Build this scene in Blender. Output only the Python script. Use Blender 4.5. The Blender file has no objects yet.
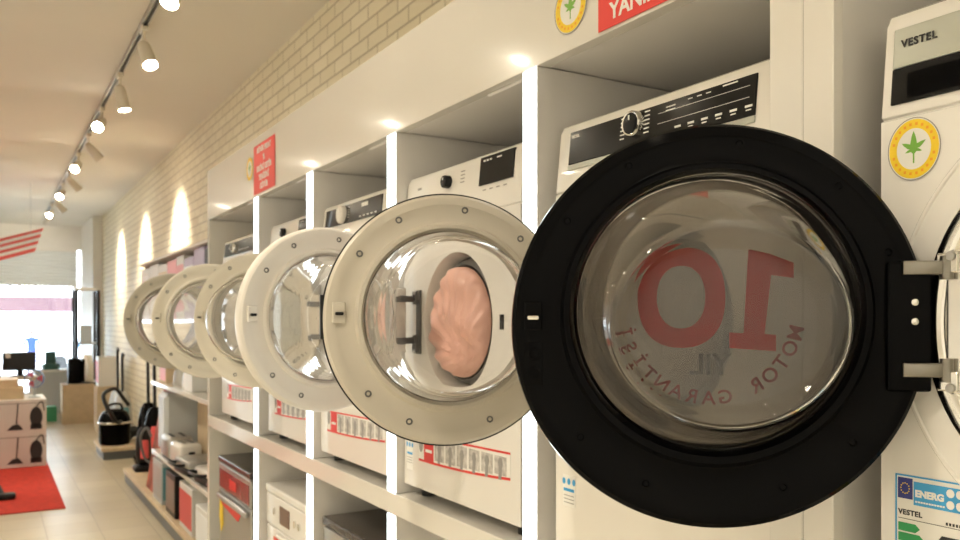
import bpy, bmesh, math, random
from mathutils import Vector, Matrix
random.seed(4)
S = bpy.context.scene
COL = S.collection
PI = math.pi

# ------------------------------------------------------------------ camera, world, exposure
YAW = math.radians(30.835)
cd = bpy.data.cameras.new('camera'); cam = bpy.data.objects.new('camera', cd); COL.objects.link(cam)
cam.location = (0, 0, 1.5); cam.rotation_euler = (PI/2, 0, -YAW)
cd.sensor_width = 36; cd.lens = 30.75; cd.shift_y = 52/960; cd.clip_start = .02
cd.dof.use_dof = True; cd.dof.focus_distance = 1.15; cd.dof.aperture_fstop = 8.0
S.camera = cam
W = bpy.data.worlds.new('world'); S.world = W; W.use_nodes = True
bg = W.node_tree.nodes['Background']; bg.inputs[0].default_value = (.86, .94, 1, 1); bg.inputs[1].default_value = 10.0
S.view_settings.view_transform = 'Standard'; S.view_settings.look = 'None'
S.view_settings.gamma = 1; S.view_settings.use_curve_mapping = False
S.view_settings.exposure = 0.10
S.cycles.max_bounces = 24; S.cycles.transmission_bounces = 20; S.cycles.glossy_bounces = 8
S.cycles.diffuse_bounces = 5; S.cycles.transparent_max_bounces = 16
LAMP_COL = (1, .87, .67)
FILL_COL = (1, .97, .86)
SPOT_W = 56; SPOT_W2 = 80; SPOT_W3 = 85; SPOT_W4 = 130; SPOT_W5 = 205
LED_E = 5.0

# ------------------------------------------------------------------ materials
def mat(name, col, rough=.5, metal=0, bump=0, bscale=40, var=0, vscale=6, coat=0, spec=.5, emit=None, estr=0):
    m = bpy.data.materials.new(name); m.use_nodes = True
    nt = m.node_tree; b = nt.nodes['Principled BSDF']
    c = (*col, 1)
    b.inputs['Base Color'].default_value = c
    b.inputs['Roughness'].default_value = rough
    b.inputs['Metallic'].default_value = metal
    b.inputs['Coat Weight'].default_value = coat; b.inputs['Coat Roughness'].default_value = .06
    b.inputs['Specular IOR Level'].default_value = spec
    tc = nt.nodes.new('ShaderNodeTexCoord')
    if var:
        n = nt.nodes.new('ShaderNodeTexNoise'); n.inputs['Scale'].default_value = vscale; n.inputs['Detail'].default_value = 4
        nt.links.new(tc.outputs['Object'], n.inputs['Vector'])
        r = nt.nodes.new('ShaderNodeValToRGB')
        r.color_ramp.elements[0].position = .3; r.color_ramp.elements[1].position = .7
        r.color_ramp.elements[0].color = tuple(max(0, x*(1-var)) for x in col) + (1,)
        r.color_ramp.elements[1].color = tuple(min(1, x*(1+var)) for x in col) + (1,)
        nt.links.new(n.outputs['Fac'], r.inputs['Fac']); nt.links.new(r.outputs['Color'], b.inputs['Base Color'])
    if bump:
        n = nt.nodes.new('ShaderNodeTexNoise'); n.inputs['Scale'].default_value = bscale; n.inputs['Detail'].default_value = 3
        nt.links.new(tc.outputs['Object'], n.inputs['Vector'])
        u = nt.nodes.new('ShaderNodeBump'); u.inputs['Strength'].default_value = bump; u.inputs['Distance'].default_value = .004
        nt.links.new(n.outputs['Fac'], u.inputs['Height']); nt.links.new(u.outputs['Normal'], b.inputs['Normal'])
    if emit:
        b.inputs['Emission Color'].default_value = (*emit, 1); b.inputs['Emission Strength'].default_value = estr
    return m

def brick_mat(name, axes, c1, c2, mortar, bw, rh, ms, off=.5, rough=.6, bump=.6, var=.5):
    m = bpy.data.materials.new(name); m.use_nodes = True; nt = m.node_tree; b = nt.nodes['Principled BSDF']
    tc = nt.nodes.new('ShaderNodeTexCoord'); sp = nt.nodes.new('ShaderNodeSeparateXYZ'); cb = nt.nodes.new('ShaderNodeCombineXYZ')
    nt.links.new(tc.outputs['Object'], sp.inputs[0])
    nt.links.new(sp.outputs[axes[0]], cb.inputs[0]); nt.links.new(sp.outputs[axes[1]], cb.inputs[1])
    nz = nt.nodes.new('ShaderNodeTexNoise'); nz.inputs['Scale'].default_value = 6; nz.inputs['Detail'].default_value = 3
    nt.links.new(tc.outputs['Object'], nz.inputs['Vector'])
    mx = nt.nodes.new('ShaderNodeVectorMath'); mx.operation = 'MULTIPLY_ADD'
    mx.inputs[1].default_value = (.012*var, .012*var, 0); nt.links.new(nz.outputs['Color'], mx.inputs[0]); nt.links.new(cb.outputs[0], mx.inputs[2])
    t = nt.nodes.new('ShaderNodeTexBrick'); t.offset = off
    t.inputs['Color1'].default_value = (*c1, 1); t.inputs['Color2'].default_value = (*c2, 1); t.inputs['Mortar'].default_value = (*mortar, 1)
    t.inputs['Scale'].default_value = 1; t.inputs['Brick Width'].default_value = bw; t.inputs['Row Height'].default_value = rh
    t.inputs['Mortar Size'].default_value = ms; t.inputs['Mortar Smooth'].default_value = .6; t.inputs['Bias'].default_value = 0
    nt.links.new(mx.outputs[0], t.inputs['Vector'])
    nt.links.new(t.outputs['Color'], b.inputs['Base Color'])
    b.inputs['Roughness'].default_value = rough
    n2 = nt.nodes.new('ShaderNodeTexNoise'); n2.inputs['Scale'].default_value = 25; n2.inputs['Detail'].default_value = 5
    nt.links.new(tc.outputs['Object'], n2.inputs['Vector'])
    ma = nt.nodes.new('ShaderNodeMath'); ma.operation = 'MULTIPLY_ADD'; ma.inputs[1].default_value = .35*var
    nt.links.new(n2.outputs['Fac'], ma.inputs[0])
    inv = nt.nodes.new('ShaderNodeMath'); inv.operation = 'SUBTRACT'; inv.inputs[0].default_value = 1
    nt.links.new(t.outputs['Fac'], inv.inputs[1]); nt.links.new(inv.outputs[0], ma.inputs[2])
    u = nt.nodes.new('ShaderNodeBump'); u.inputs['Strength'].default_value = bump; u.inputs['Distance'].default_value = .012
    nt.links.new(ma.outputs[0], u.inputs['Height']); nt.links.new(u.outputs['Normal'], b.inputs['Normal'])
    return m

def glass_mat(name, col=(1, 1, 1), rough=0, ior=1.37):
    m = bpy.data.materials.new(name); m.use_nodes = True; b = m.node_tree.nodes['Principled BSDF']
    b.inputs['Base Color'].default_value = (*col, 1); b.inputs['Roughness'].default_value = rough
    b.inputs['IOR'].default_value = ior; b.inputs['Transmission Weight'].default_value = 1
    return m

def sheet_glass(name, tint=(1, 1, 1), f=.06):   # thin sheet: passes light straight, glossy by facing angle
    m = bpy.data.materials.new(name); m.use_nodes = True; nt = m.node_tree
    nt.nodes.remove(nt.nodes['Principled BSDF'])
    t = nt.nodes.new('ShaderNodeBsdfTransparent'); t.inputs[0].default_value = (*tint, 1)
    g = nt.nodes.new('ShaderNodeBsdfGlossy'); g.inputs['Roughness'].default_value = .02
    fr = nt.nodes.new('ShaderNodeFresnel'); fr.inputs[0].default_value = 1.45
    mx = nt.nodes.new('ShaderNodeMixShader')
    nt.links.new(fr.outputs[0], mx.inputs[0]); nt.links.new(t.outputs[0], mx.inputs[1]); nt.links.new(g.outputs[0], mx.inputs[2])
    nt.links.new(mx.outputs[0], nt.nodes['Material Output'].inputs[0])
    return m

def backlit(name, col):
    m = bpy.data.materials.new(name); m.use_nodes = True; nt = m.node_tree
    b = nt.nodes['Principled BSDF']; b.inputs['Base Color'].default_value = (*col, 1); b.inputs['Roughness'].default_value = .8
    t = nt.nodes.new('ShaderNodeBsdfTranslucent'); t.inputs[0].default_value = (*col, 1)
    mx = nt.nodes.new('ShaderNodeMixShader'); mx.inputs[0].default_value = .10
    nt.links.new(b.outputs[0], mx.inputs[1]); nt.links.new(t.outputs[0], mx.inputs[2]); nt.links.new(mx.outputs[0], nt.nodes['Material Output'].inputs[0])
    return m

def emis(name, col, s):
    m = bpy.data.materials.new(name); m.use_nodes = True; b = m.node_tree.nodes['Principled BSDF']
    b.inputs['Base Color'].default_value = (*col, 1)
    b.inputs['Emission Color'].default_value = (*col, 1); b.inputs['Emission Strength'].default_value = s
    return m

M = dict(
    ceiling=mat('ceiling_paint', (.80, .755, .67), .85, bump=.12, bscale=60, var=.02, vscale=.8),
    brick=brick_mat('painted_brick', (1, 2), (.84, .775, .60), (.78, .71, .53), (.54, .47, .33), .235, .08, .007),
    floor=brick_mat('floor_tile', (0, 1), (.60, .54, .41), (.53, .465, .345), (.38, .33, .25), .34, .34, .004, off=0, rough=.32, bump=.15, var=.3),
    white=mat('white_paint', (.80, .77, .72), .6, var=.02),
    leftwall=mat('left_wall_paint', (.80, .77, .72), .8, var=.04),
    lacquer=mat('rack_lacquer', (.79, .765, .72), .16, coat=.6, var=.01, vscale=3),
    lacquer_in=mat('rack_melamine', (.74, .72, .70), .4, var=.015, vscale=3),
    led=emis('led_diffuser', (.86, .96, 1), LED_E),
    enamel=mat('white_enamel', (.82, .80, .77), .22, coat=.5),
    enamel2=mat('warm_white_enamel', (.82, .79, .74), .25, coat=.4),
    panel_black=mat('black_panel', (.008, .008, .009), .14, spec=.25),
    black_gloss=mat('black_gloss_plastic', (.003, .003, .0035), .08, spec=.05),
    black_matte=mat('black_matte_plastic', (.008, .008, .009), .4, spec=.3),
    grey_ring=mat('grey_beige_plastic', (.56, .52, .45), .34),
    white_ring=mat('white_plastic', (.76, .73, .69), .34),
    dark_ring=mat('taupe_plastic', (.36, .33, .27), .34),
    beige_ring=mat('cream_plastic', (.66, .62, .54), .34),
    chrome=mat('chrome', (.80, .79, .76), .12, metal=1),
    hinge_metal=mat('hinge_metal', (.27, .255, .225), .3, metal=1),
    steel=mat('brushed_steel', (.50, .50, .49), .35, metal=.8, bump=.05, bscale=200),
    gasket=mat('grey_rubber', (.13, .13, .13), .5, var=.1),
    drum=mat('drum_steel', (.40, .40, .40), .35, metal=.9),
    bowl=glass_mat('bowl_glass'),
    window_glass=sheet_glass('window_glass', (.97, .99, 1)),
    cover=sheet_glass('door_cover_glass', (.62, .60, .575)),
    cover_clear=sheet_glass('door_cover_clear', (.97, .97, .97)),
    pink=mat('pink_satin', (.80, .47, .40), .38, bump=.5, bscale=14, var=.12, vscale=8),
    greige=mat('greige_cloth', (.40, .36, .32), .6, bump=.5, bscale=12, var=.2, vscale=7),
    pale=mat('pale_cloth', (.62, .62, .54), .7, bump=.4, bscale=14, var=.1),
    red_print=mat('red_print', (.70, .035, .03), .4),
    red_sign=mat('red_sign_paper', (.80, .055, .045), .45),
    red_digit=mat('dark_red_film', (.15, .008, .009), .6, spec=.1),
    dark_red=mat('maroon_film', (.08, .008, .008), .6, spec=.1),
    ink=mat('dark_ink', (.025, .025, .028), .5),
    grey_ink=mat('grey_ink', (.30, .29, .28), .5),
    white_ink=mat('white_ink', (.85, .84, .82), .5),
    pictogram=mat('pictogram_grey', (.50, .48, .46), .5, var=.35, vscale=60),
    paper=mat('white_paper', (.80, .79, .76), .55),
    yellow=mat('yellow_film', (.88, .62, .03), .4), orange=mat('orange_film', (.85, .38, .02), .4),
    leaf=mat('leaf_green_film', (.18, .42, .06), .4),
    blue_flag=mat('flag_blue', (.03, .04, .22), .4), sky_blue=mat('label_blue', (.05, .36, .72), .4),
    green1=mat('arrow_green', (.02, .30, .09), .4), green2=mat('arrow_mid_green', (.16, .46, .06), .4),
    lime=mat('arrow_lime', (.52, .66, .04), .4), yel2=mat('arrow_yellow', (.90, .75, .02), .4),
    silver=mat('silver_panel', (.50, .52, .47), .28, metal=.6),
    inox=mat('inox_front', (.50, .49, .46), .3, metal=.85, bump=.04, bscale=300),
    dark_top=mat('dark_worktop', (.07, .06, .055), .25, var=.2),
    grey_side=mat('grey_steel_side', (.55, .60, .63), .4, metal=.3),
    track=mat('track_grey', (.55, .54, .52), .4, metal=.4),
    lamp_white=mat('lamp_white', (.72, .66, .56), .4),
    lens=emis('lamp_lens', (1, .9, .72), 110),
    carpet=mat('red_carpet', (.62, .045, .03), .95, bump=.8, bscale=300, var=.15, vscale=20),
    carton=mat('cardboard', (.58, .46, .31), .8, var=.08, vscale=9),
    carton_white=mat('printed_white_carton', (.74, .74, .73), .5, var=.02),
    pine=mat('light_wood', (.66, .53, .36), .5, var=.08, vscale=14),
    grey_kick=mat('grey_kick', (.16, .17, .18), .5),
    counter=mat('counter_grey', (.52, .54, .54), .5, var=.03),
    blind=backlit('blind_fabric', (.78, .80, .79)),
    blind_glow=mat('blind_pleat', (.45, .48, .48), .8),
    pave=mat('pavement_stone', (.65, .66, .68), .8, var=.1, vscale=3),
    skin=mat('skin', (.60, .38, .28), .6), blue_cloth=mat('blue_cotton', (.012, .04, .22), .8, var=.1), navy=mat('dark_trousers', (.06, .05, .10), .8), hair=mat('dark_hair', (.02, .015, .012), .7),
    car_paint=mat('white_car_paint', (.80, .83, .88), .2, coat=.5), car_glass=mat('car_window', (.02, .09, .22), .3),
    tyre=mat('tyre_rubber', (.02, .02, .02), .7),
    plastic_wrap=mat('clear_wrap', (.55, .58, .60), .25),
    teal=mat('teal_plastic', (.12, .30, .36), .4), brown=mat('brown_gloss', (.16, .09, .06), .3),
    pinkbox=mat('pink_box', (.80, .36, .40), .5), lilac=mat('lilac_box', (.50, .44, .62), .5), redbox=mat('red_box', (.72, .10, .10), .5),
    backpanel=mat('gondola_back', (.52, .56, .60), .5, var=.03),
    film_red=sheet_glass('window_film_red', (.33, .26, .275)), film_letter=sheet_glass('window_film_grey', (.27, .27, .28)), film_white=mat('window_film_white', (.85, .87, .9), .6),
    green_pot=mat('green_plastic', (.05, .30, .14), .5), darkgreen=mat('dark_green_plastic', (.04, .12, .10), .5),
    blue_plastic=mat('blue_plastic', (.10, .22, .55), .4),
    screen=mat('monitor_black', (.01, .01, .012), .2),
)

# ------------------------------------------------------------------ mesh helpers
def BM(): return bmesh.new()
def quad(bm, a, b, c, d):
    try: return bm.faces.new([bm.verts.new(p) for p in (a, b, c, d)])
    except Exception: return None
def box(bm, x0, x1, y0, y1, z0, z1, bev=0, seg=2):
    t = bmesh.new()
    bmesh.ops.create_cube(t, size=1)
    for v in t.verts:
        v.co = Vector(((x0+x1)/2 + v.co.x*(x1-x0), (y0+y1)/2 + v.co.y*(y1-y0), (z0+z1)/2 + v.co.z*(z1-z0)))
    if bev: bmesh.ops.bevel(t, geom=t.edges[:], offset=bev, segments=seg, profile=.5, affect='EDGES')
    merge(bm, t)
def merge(bm, t, mtx=None):
    vm = {}
    for v in t.verts: vm[v] = bm.verts.new(mtx @ v.co if mtx else v.co)
    for f in t.faces:
        try: bm.faces.new([vm[v] for v in f.verts])
        except Exception: pass
    t.free()
def frame_from(d):
    d = Vector(d).normalized(); a = Vector((0, 0, 1)) if abs(d.z) < .95 else Vector((1, 0, 0))
    u = d.cross(a).normalized(); v = d.cross(u); return u, v, d
def loft(bm, rings, cap0=True, cap1=True, closed=True):
    vs = [[bm.verts.new(p) for p in r] for r in rings]; n = len(vs[0])
    for a, b in zip(vs, vs[1:]):
        for i in range(n if closed else n-1):
            j = (i+1) % n
            try: bm.faces.new((a[i], a[j], b[j], b[i]))
            except Exception: pass
    if cap0: bm.faces.new(vs[0][::-1])
    if cap1: bm.faces.new(vs[-1])
    return vs
def cyl(bm, p0, p1, r0, r1=None, seg=16, cap=True):
    r1 = r0 if r1 is None else r1; p0, p1 = Vector(p0), Vector(p1); u, v, d = frame_from(p1-p0)
    ring = lambda p, r: [p + u*(r*math.cos(2*PI*i/seg)) + v*(r*math.sin(2*PI*i/seg)) for i in range(seg)]
    loft(bm, [ring(p0, r0), ring(p1, r1)], cap, cap)
def lathe(bm, prof, org=(0, 0, 0), axis=(0, 0, 1), seg=32, cap0=False, cap1=False):
    u, v, d = frame_from(axis); o = Vector(org)
    loft(bm, [[o + d*h + u*(r*math.cos(2*PI*i/seg)) + v*(r*math.sin(2*PI*i/seg)) for i in range(seg)] for r, h in prof], cap0, cap1)
def tube(bm, pts, r, seg=10):
    pts = [Vector(p) for p in pts]; rings = []
    rs = r if isinstance(r, (list, tuple)) else [r]*len(pts)
    u = None
    for i, p in enumerate(pts):
        d = (pts[min(i+1, len(pts)-1)] - pts[max(i-1, 0)]).normalized()
        if u is None: u, _, _ = frame_from(d)
        u = (u - d*u.dot(d)).normalized(); v = d.cross(u)
        rings.append([p + u*(rs[i]*math.cos(2*PI*k/seg)) + v*(rs[i]*math.sin(2*PI*k/seg)) for k in range(seg)])
    loft(bm, rings)
def smooth_path(pts, n=6):
    pts = [Vector(p) for p in pts]; P = [pts[0]] + pts + [pts[-1]]; out = []
    for i in range(1, len(P)-2):
        for k in range(n):
            t = k/n; a, b, c, d = P[i-1], P[i], P[i+1], P[i+2]
            out.append(.5*((2*b) + (c-a)*t + (2*a-5*b+4*c-d)*t*t + (3*b-a-3*c+d)*t**3))
    out.append(pts[-1]); return out
def prism(bm, poly, axis, a, b):
    """poly of 2D points; axis 'x','y','z' is the extrusion direction"""
    def P(p, h):
        return {'x': (h, p[0], p[1]), 'y': (p[0], h, p[1]), 'z': (p[0], p[1], h)}[axis]
    loft(bm, [[P(p, a) for p in poly], [P(p, b) for p in poly]])
def build(name, bm, m, parent=None, smooth=None, bev=0):
    bmesh.ops.recalc_face_normals(bm, faces=bm.faces[:])
    me = bpy.data.meshes.new(name); bm.to_mesh(me); bm.free()
    me.materials.append(M[m] if isinstance(m, str) else m)
    o = bpy.data.objects.new(name, me); COL.objects.link(o)
    if parent: o.parent = parent
    if smooth is not None:
        for p in me.polygons: p.use_smooth = True
        try: me.set_sharp_from_angle(angle=math.radians(smooth))
        except Exception: pass
    if bev:
        md = o.modifiers.new('edge', 'BEVEL'); md.width = bev; md.segments = 2; md.limit_method = 'ANGLE'; md.angle_limit = math.radians(40)
    return o
def tag(o, label, cat, group=None, kind=None):
    o['label'] = label; o['category'] = cat
    if group: o['group'] = group
    if kind: o['kind'] = kind
    return o
def thing(name, label, cat, loc=(0, 0, 0), rz=0, group=None):
    o = bpy.data.objects.new(name, None); COL.objects.link(o); o.empty_display_size = .05
    o.location = loc; o.rotation_euler = (0, 0, rz)
    return tag(o, label, cat, group)
def struct(name, bm, m, parent=None, smooth=None):
    o = build(name, bm, m, parent, smooth)
    o['kind'] = 'structure'
    return o
def dup(root, loc, label, rz=None):
    r = root.copy(); COL.objects.link(r); r.location = loc; r['label'] = label
    if rz is not None: r.rotation_euler[2] = rz
    def kids(a, b):
        for ch in a.children:
            c = ch.copy(); COL.objects.link(c); c.parent = b; c.matrix_parent_inverse = ch.matrix_parent_inverse; kids(ch, c)
    kids(root, r); return r
def text_bm(s, size, ext=.0004, bold=0, spacing=1, align='CENTER', res=3):
    cu = bpy.data.curves.new('lettering_source', 'FONT'); cu.body = s; cu.size = size; cu.extrude = ext; cu.offset = bold
    cu.align_x = align; cu.space_character = spacing; cu.resolution_u = res
    ob = bpy.data.objects.new('lettering_source', cu); COL.objects.link(ob)
    dg = bpy.context.evaluated_depsgraph_get(); dg.update()
    me = bpy.data.meshes.new_from_object(ob.evaluated_get(dg))
    bm = bmesh.new(); bm.from_mesh(me)
    bpy.data.objects.remove(ob); bpy.data.curves.remove(cu); bpy.data.meshes.remove(me)
    return bm
# lettering on a face that looks towards -X: text right = -Y, up = +Z
def text_x(bm, s, size, y, z, x, rot=0, **k):
    t = text_bm(s, size, **k)
    merge(bm, t, Matrix.Translation((x, y, z)) @ Matrix(((0, 0, -1, 0), (-1, 0, 0, 0), (0, 1, 0, 0), (0, 0, 0, 1))) @ Matrix.Rotation(rot, 4, 'Z'))
# lettering on a face that looks towards -Y: right = +X
def text_y(bm, s, size, x, z, y, **k):
    t = text_bm(s, size, **k)
    merge(bm, t, Matrix.Translation((x, y, z)) @ Matrix(((1, 0, 0, 0), (0, 0, -1, 0), (0, 1, 0, 0), (0, 0, 0, 1))))
def plate(bm, y0, y1, z0, z1, x, t=.0015, r=.004):   # thin plate on a face looking to -X
    box(bm, x-t, x+t*.2, min(y0, y1), max(y0, y1), z0, z1, min(r, t*.45), 1)
def disc_x(bm, y, z, ry, rz, x, t, seg=40):
    loft(bm, [[(xx, y+ry*math.cos(2*PI*i/seg), z+rz*math.sin(2*PI*i/seg)) for i in range(seg)] for xx in (x, x-t)])
def leaf_poly(y, z, s):      # five-fingered leaf, mirrored to face -X
    pts = []
    for ang, ln in ((-200, .62), (-148, .9), (-90, 1.0), (-32, .9), (20, .62)):
        pass
    lobes = [(200, .55), (150, .85), (90, 1.05), (30, .85), (-20, .55)]
    for a, l in lobes[::-1]:
        for da, fr in ((-25, .42), (-9, .72), (0, 1), (9, .72), (25, .42)):
            t = math.radians(a+da); pts.append((y-s*l*fr*math.cos(t), z+s*l*fr*math.sin(t)))
    pts.append((y+s*.04, z-s*.3)); pts.append((y+s*.04, z-s*.85)); pts.append((y-s*.04, z-s*.85)); pts.append((y-s*.04, z-s*.3))
    return pts
def leaf_sticker(parent, y, z, x, ry, rz, rim='yellow'):
    b = BM(); disc_x(b, y, z, ry, rz, x, .0008); st = build('sticker', b, 'paper', parent, 30)
    b = BM(); seg = 48
    r0 = [(x-.0012, y+ry*.95*math.cos(2*PI*i/seg), z+rz*.95*math.sin(2*PI*i/seg)) for i in range(seg)]
    r1 = [(x-.0012, y+ry*.66*math.cos(2*PI*i/seg), z+rz*.66*math.sin(2*PI*i/seg)) for i in range(seg)]
    r2 = [(x-.0007, p[1], p[2]) for p in r1]; r3 = [(x-.0007, p[1], p[2]) for p in r0]
    loft(b, [r0, r1, r2, r3, r0], False, False); build('sticker_ring', b, rim, st)
    b = BM(); rr = []
    for kx, xx in ((1.012, x-.0013), (.985, x-.0013), (.985, x-.0006), (1.012, x-.0006), (1.012, x-.0013)):
        rr.append([(xx, y+ry*kx*math.cos(2*PI*i/seg), z+rz*kx*math.sin(2*PI*i/seg)) for i in range(seg)])
    loft(b, rr, False, False); build('sticker_rim', b, 'grey_ink', st)
    b = BM(); prism(b, leaf_poly(y, z, rz*.54), 'x', x-.0007, x-.0013); build('leaf_print', b, 'leaf', st)
    b = BM()
    msg = '* DOĞA DOSTU * ÇEVRECİ ÜRÜN '
    msg = '. . . . . . . . . . . . . . .'
    n = 22
    for i in range(n):
        a = 2*PI*i/n; c = math.cos(a); s_ = math.sin(a)
        if i % 11 == 0: continue
        box(b, x-.0016, x-.0011, y+ry*.8*c-ry*.045, y+ry*.8*c+ry*.045, z+rz*.8*s_-rz*.045, z+rz*.8*s_+rz*.045)
    build('ring_print', b, 'orange', st)
    return st

# ------------------------------------------------------------------ the room
CEIL = 3.32; XW = 1.65; XL = -2.7; YB = -2.6; YF = 17.5
b = BM(); box(b, XL-.1, XW+.1, YB-.1, YF+.15, -.1, 0); struct('floor', b, 'floor')
b = BM(); box(b, XL-.1, XW+.1, YB-.1, YF+.15, CEIL, CEIL+.1); struct('ceiling', b, 'ceiling')
b = BM(); box(b, XW, XW+.1, YB-.1, YF+.15, 0, CEIL); struct('wall_right', b, 'brick')
b = BM(); box(b, XL-.1, XL, YB-.1, YF+.15, 0, CEIL); struct('wall_left', b, 'leftwall')
b = BM(); box(b, XL, XW, YB-.1, YB, 0, CEIL); struct('wall_back', b, 'leftwall')
# street front: pilaster, head beam, window frame and panes, roller blind
b = BM(); box(b, 1.5, XW, 15.4, YF+.15, 0, CEIL); struct('trim_1', b, 'white')
b = BM(); box(b, XL, XW, YF, YF+.15, 2.88, CEIL); box(b, XL, XW, YF, YF+.15, 0, .12); struct('wall_front', b, 'white')
b = BM()
for x in (XL+.03, -1.3, .1, 1.40): box(b, x-.03, x+.03, YF+.02, YF+.1, .12, 2.88)
box(b, XL, 1.43, YF+.02, YF+.1, 2.82, 2.88); box(b, XL, 1.43, YF+.02, YF+.1, .12, .18)
w1 = struct('window_1', b, 'white')
b = BM(); box(b, XL+.05, 1.4, YF+.05, YF+.058, .18, 2.82); o = struct('window_pane', b, 'window_glass', w1)
b = BM(); box(b, -2.4, 1.37, YF+.065, YF+.068, 1.69, 1.98); o = struct('window_film', b, 'film_red', w1)
b = BM(); text_y(b, 'KEY DOWN', .22, 0, 0, 0, ext=.001, bold=.004)
for v in b.verts: v.co = Vector((.78-v.co.x, YF+.045+v.co.y, 2.06+v.co.z))
struct('window_lettering', b, 'film_letter', w1)
bl = thing('roller_blind', 'pale grey pleated blind hanging across the top of the street window', 'blind', (0, YF-.06, 2.2))
b = BM(); rings = []
n = 22
pts = []
for i in range(n+1):
    z = .64*(1-i/n); pts.append((.010 if i % 2 else -.010, z))
loft(b, [[(x, dy, z) for dy, z in pts] + [(x, dy+.004, z) for dy, z in pts[::-1]] for x in (XL+.1, 1.41)])
build('blind_fabric', b, 'blind', bl)
b = BM(); box(b, XL+.1, 1.42, -.03, .03, .64, .70, .01); build('blind_cassette', b, 'white', bl)
b = BM(); box(b, XL+.1, 1.42, -.012, .012, -.02, .005, .004); build('bottom_rail', b, 'white', bl)

# outside
b = BM(); box(b, -25, 14, YF+.15, 45, -.7, -.5); struct('pavement', b, 'pave')

# ------------------------------------------------------------------ lamps on the ceiling tracks
def ceiling_track(x, y0, y1, label):
    t = thing('lighting_track', label, 'lighting track', (x, 0, CEIL))
    b = BM()
    box(b, -.018, -.011, y0, y1, -.032, 0); box(b, .011, .018, y0, y1, -.032, 0); box(b, -.018, .018, y0, y1, -.006, 0)
    build('rail', b, 'track', t)
    b = BM(); box(b, -.007, .007, y0+.02, y1-.02, -.018, -.006); build('conductor', b, 'grey_kick', t)
    b = BM()
    y = y0+.5
    while y < y1:
        b = BM(); box(b, -.022, .022, y-.03, y+.03, -.036, .0, .004); build('joint', b, 'track', t); y += 2.14
    return t
ceiling_track(.8, .6, 16.4, 'grey ceiling track carrying the row of white spotlights')
ceiling_track(-.85, -.6, 16.4, 'grey ceiling track across the aisle from the washer rack')

def spotlight(x, y, target, label, watts, deg=58, ln=.17, soft=.6, col=LAMP_COL):
    z = CEIL
    t = thing('track_spotlight', label, 'spotlight', (x, y, z), 0, 'spotlights on the ceiling tracks')
    b = BM(); box(b, -.02, .02, -.05, .05, -.065, -.033, .006); build('adapter', b, 'lamp_white', t)
    b = BM(); cyl(b, (0, 0, -.065), (0, 0, -.13), .009, seg=12); piv = Vector((0, 0, -.15))
    d = (Vector(target) - (Vector((x, y, z)) + piv)).normalized(); u, v, _ = frame_from(d)
    cyl(b, piv+Vector((0, 0, .03)), piv - Vector((0, 0, .01)), .014, seg=12)
    build('stem', b, 'lamp_white', t, 40)
    a = piv - d*.03
    b = BM()
    lathe(b, [(.001, -.005), (.022, 0), (.034, .012), (.040, .035), (.045, ln), (.047, ln+.012), (.043, ln+.012), (.040, ln-.008)], a, d, 28, True, True)
    build('housing', b, 'lamp_white', t, 35)
    b = BM(); lathe(b, [(.0405, ln-.006), (.030, ln+.001), (.012, ln+.004)], a, d, 28, False, True); build('lens', b, 'lens', t, 60)
    ld = bpy.data.lights.new('spot_beam', 'SPOT'); ld.energy = watts; ld.color = col; ld.spot_size = math.radians(deg); ld.spot_blend = soft; ld.shadow_soft_size = .06
    lo = bpy.data.objects.new('spot_beam', ld); COL.objects.link(lo); lo.parent = t
    lo.location = a + d*(ln+.03); lo.rotation_euler = d.to_track_quat('-Z', 'Y').to_euler()
    return t
ORD = ['first', 'second', 'third', 'fourth', 'fifth', 'sixth', 'seventh', 'eighth', 'ninth', 'tenth', 'eleventh', 'twelfth', 'thirteenth']
ys = [2.11, 3.18, 4.25, 5.32, 6.39, 7.5, 8.6, 9.65, 10.75, 11.85, 12.95, 14.0, 15.1]
for i, y in enumerate(ys):
    if i == 12: tgt = (.4, YF, 2.6)
    elif i in (2,): tgt = (.35, y-.55, 2.2)
    elif i == 3: tgt = (1.05, y-.75, 1.9)
    elif i % 2 == 0: tgt = (XW, y+.12, 2.25) if i > 4 else (1.1, y-.2, 1.6)
    else: tgt = (-.2, y-2.6, 1.6)
    if i < 2: lab = 'white track spotlight above the %s, too near to be in view' % ('beige open door' if i == 0 else 'white open door')
    else: lab = '%s spotlight from the camera on the right track, %s' % (ORD[i-2], 'facing the street front' if i == 12 else 'turned to the brick wall' if i % 2 == 0 else 'mouth facing the camera')
    spotlight(.8, y, tgt, lab, SPOT_W*((1.0 if i == 12 else 4.2 if i % 2 == 0 else 1.0) if i > 4 else .18), deg=72 if i % 2 == 0 and i > 4 else 62, soft=1.0)
yl = [.4, 2.2, 4.06, 5.87, 7.75, 9.5, 11.2]
for i, y in enumerate(yl):
    spotlight(-.85, y, (.98, y-.25 if i else .9, .15), '%s white spotlight on the track across the aisle, facing the washers' % ORD[i], SPOT_W2*(.6 if i == 0 else 1), deg=56, soft=.5)
for i, y in enumerate((1.3, 5.0, 8.6, 12.6)):  # added lamps outside the view, bouncing fill light off the left wall
    spotlight(-.85, y, (-2.7, y, 2.6), '%s added fill spotlight on the track across the aisle, facing the left wall' % ORD[i], SPOT_W3, deg=120, col=FILL_COL)

for i, (x, y) in enumerate(((-.85, -.3), (.8, .85))):  # added unseen lamps; the back wall bounces light onto camera-facing surfaces
    spotlight(x, y, (x-.4, YB, 2.8), 'added fill spotlight behind the camera on the %s track, facing the back wall' % ('left', 'right')[i], SPOT_W4, deg=110, col=FILL_COL)

for i, y in enumerate((-1.2, .85, 3.1)):  # added out-of-view lamps; bounce from the floor brightens the ceiling
    spotlight(-.85, y, (-1.5, y, 0), '%s added fill spotlight on the track across the aisle, pointing down at the floor' % ORD[i], SPOT_W5, deg=95, col=FILL_COL)

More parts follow.
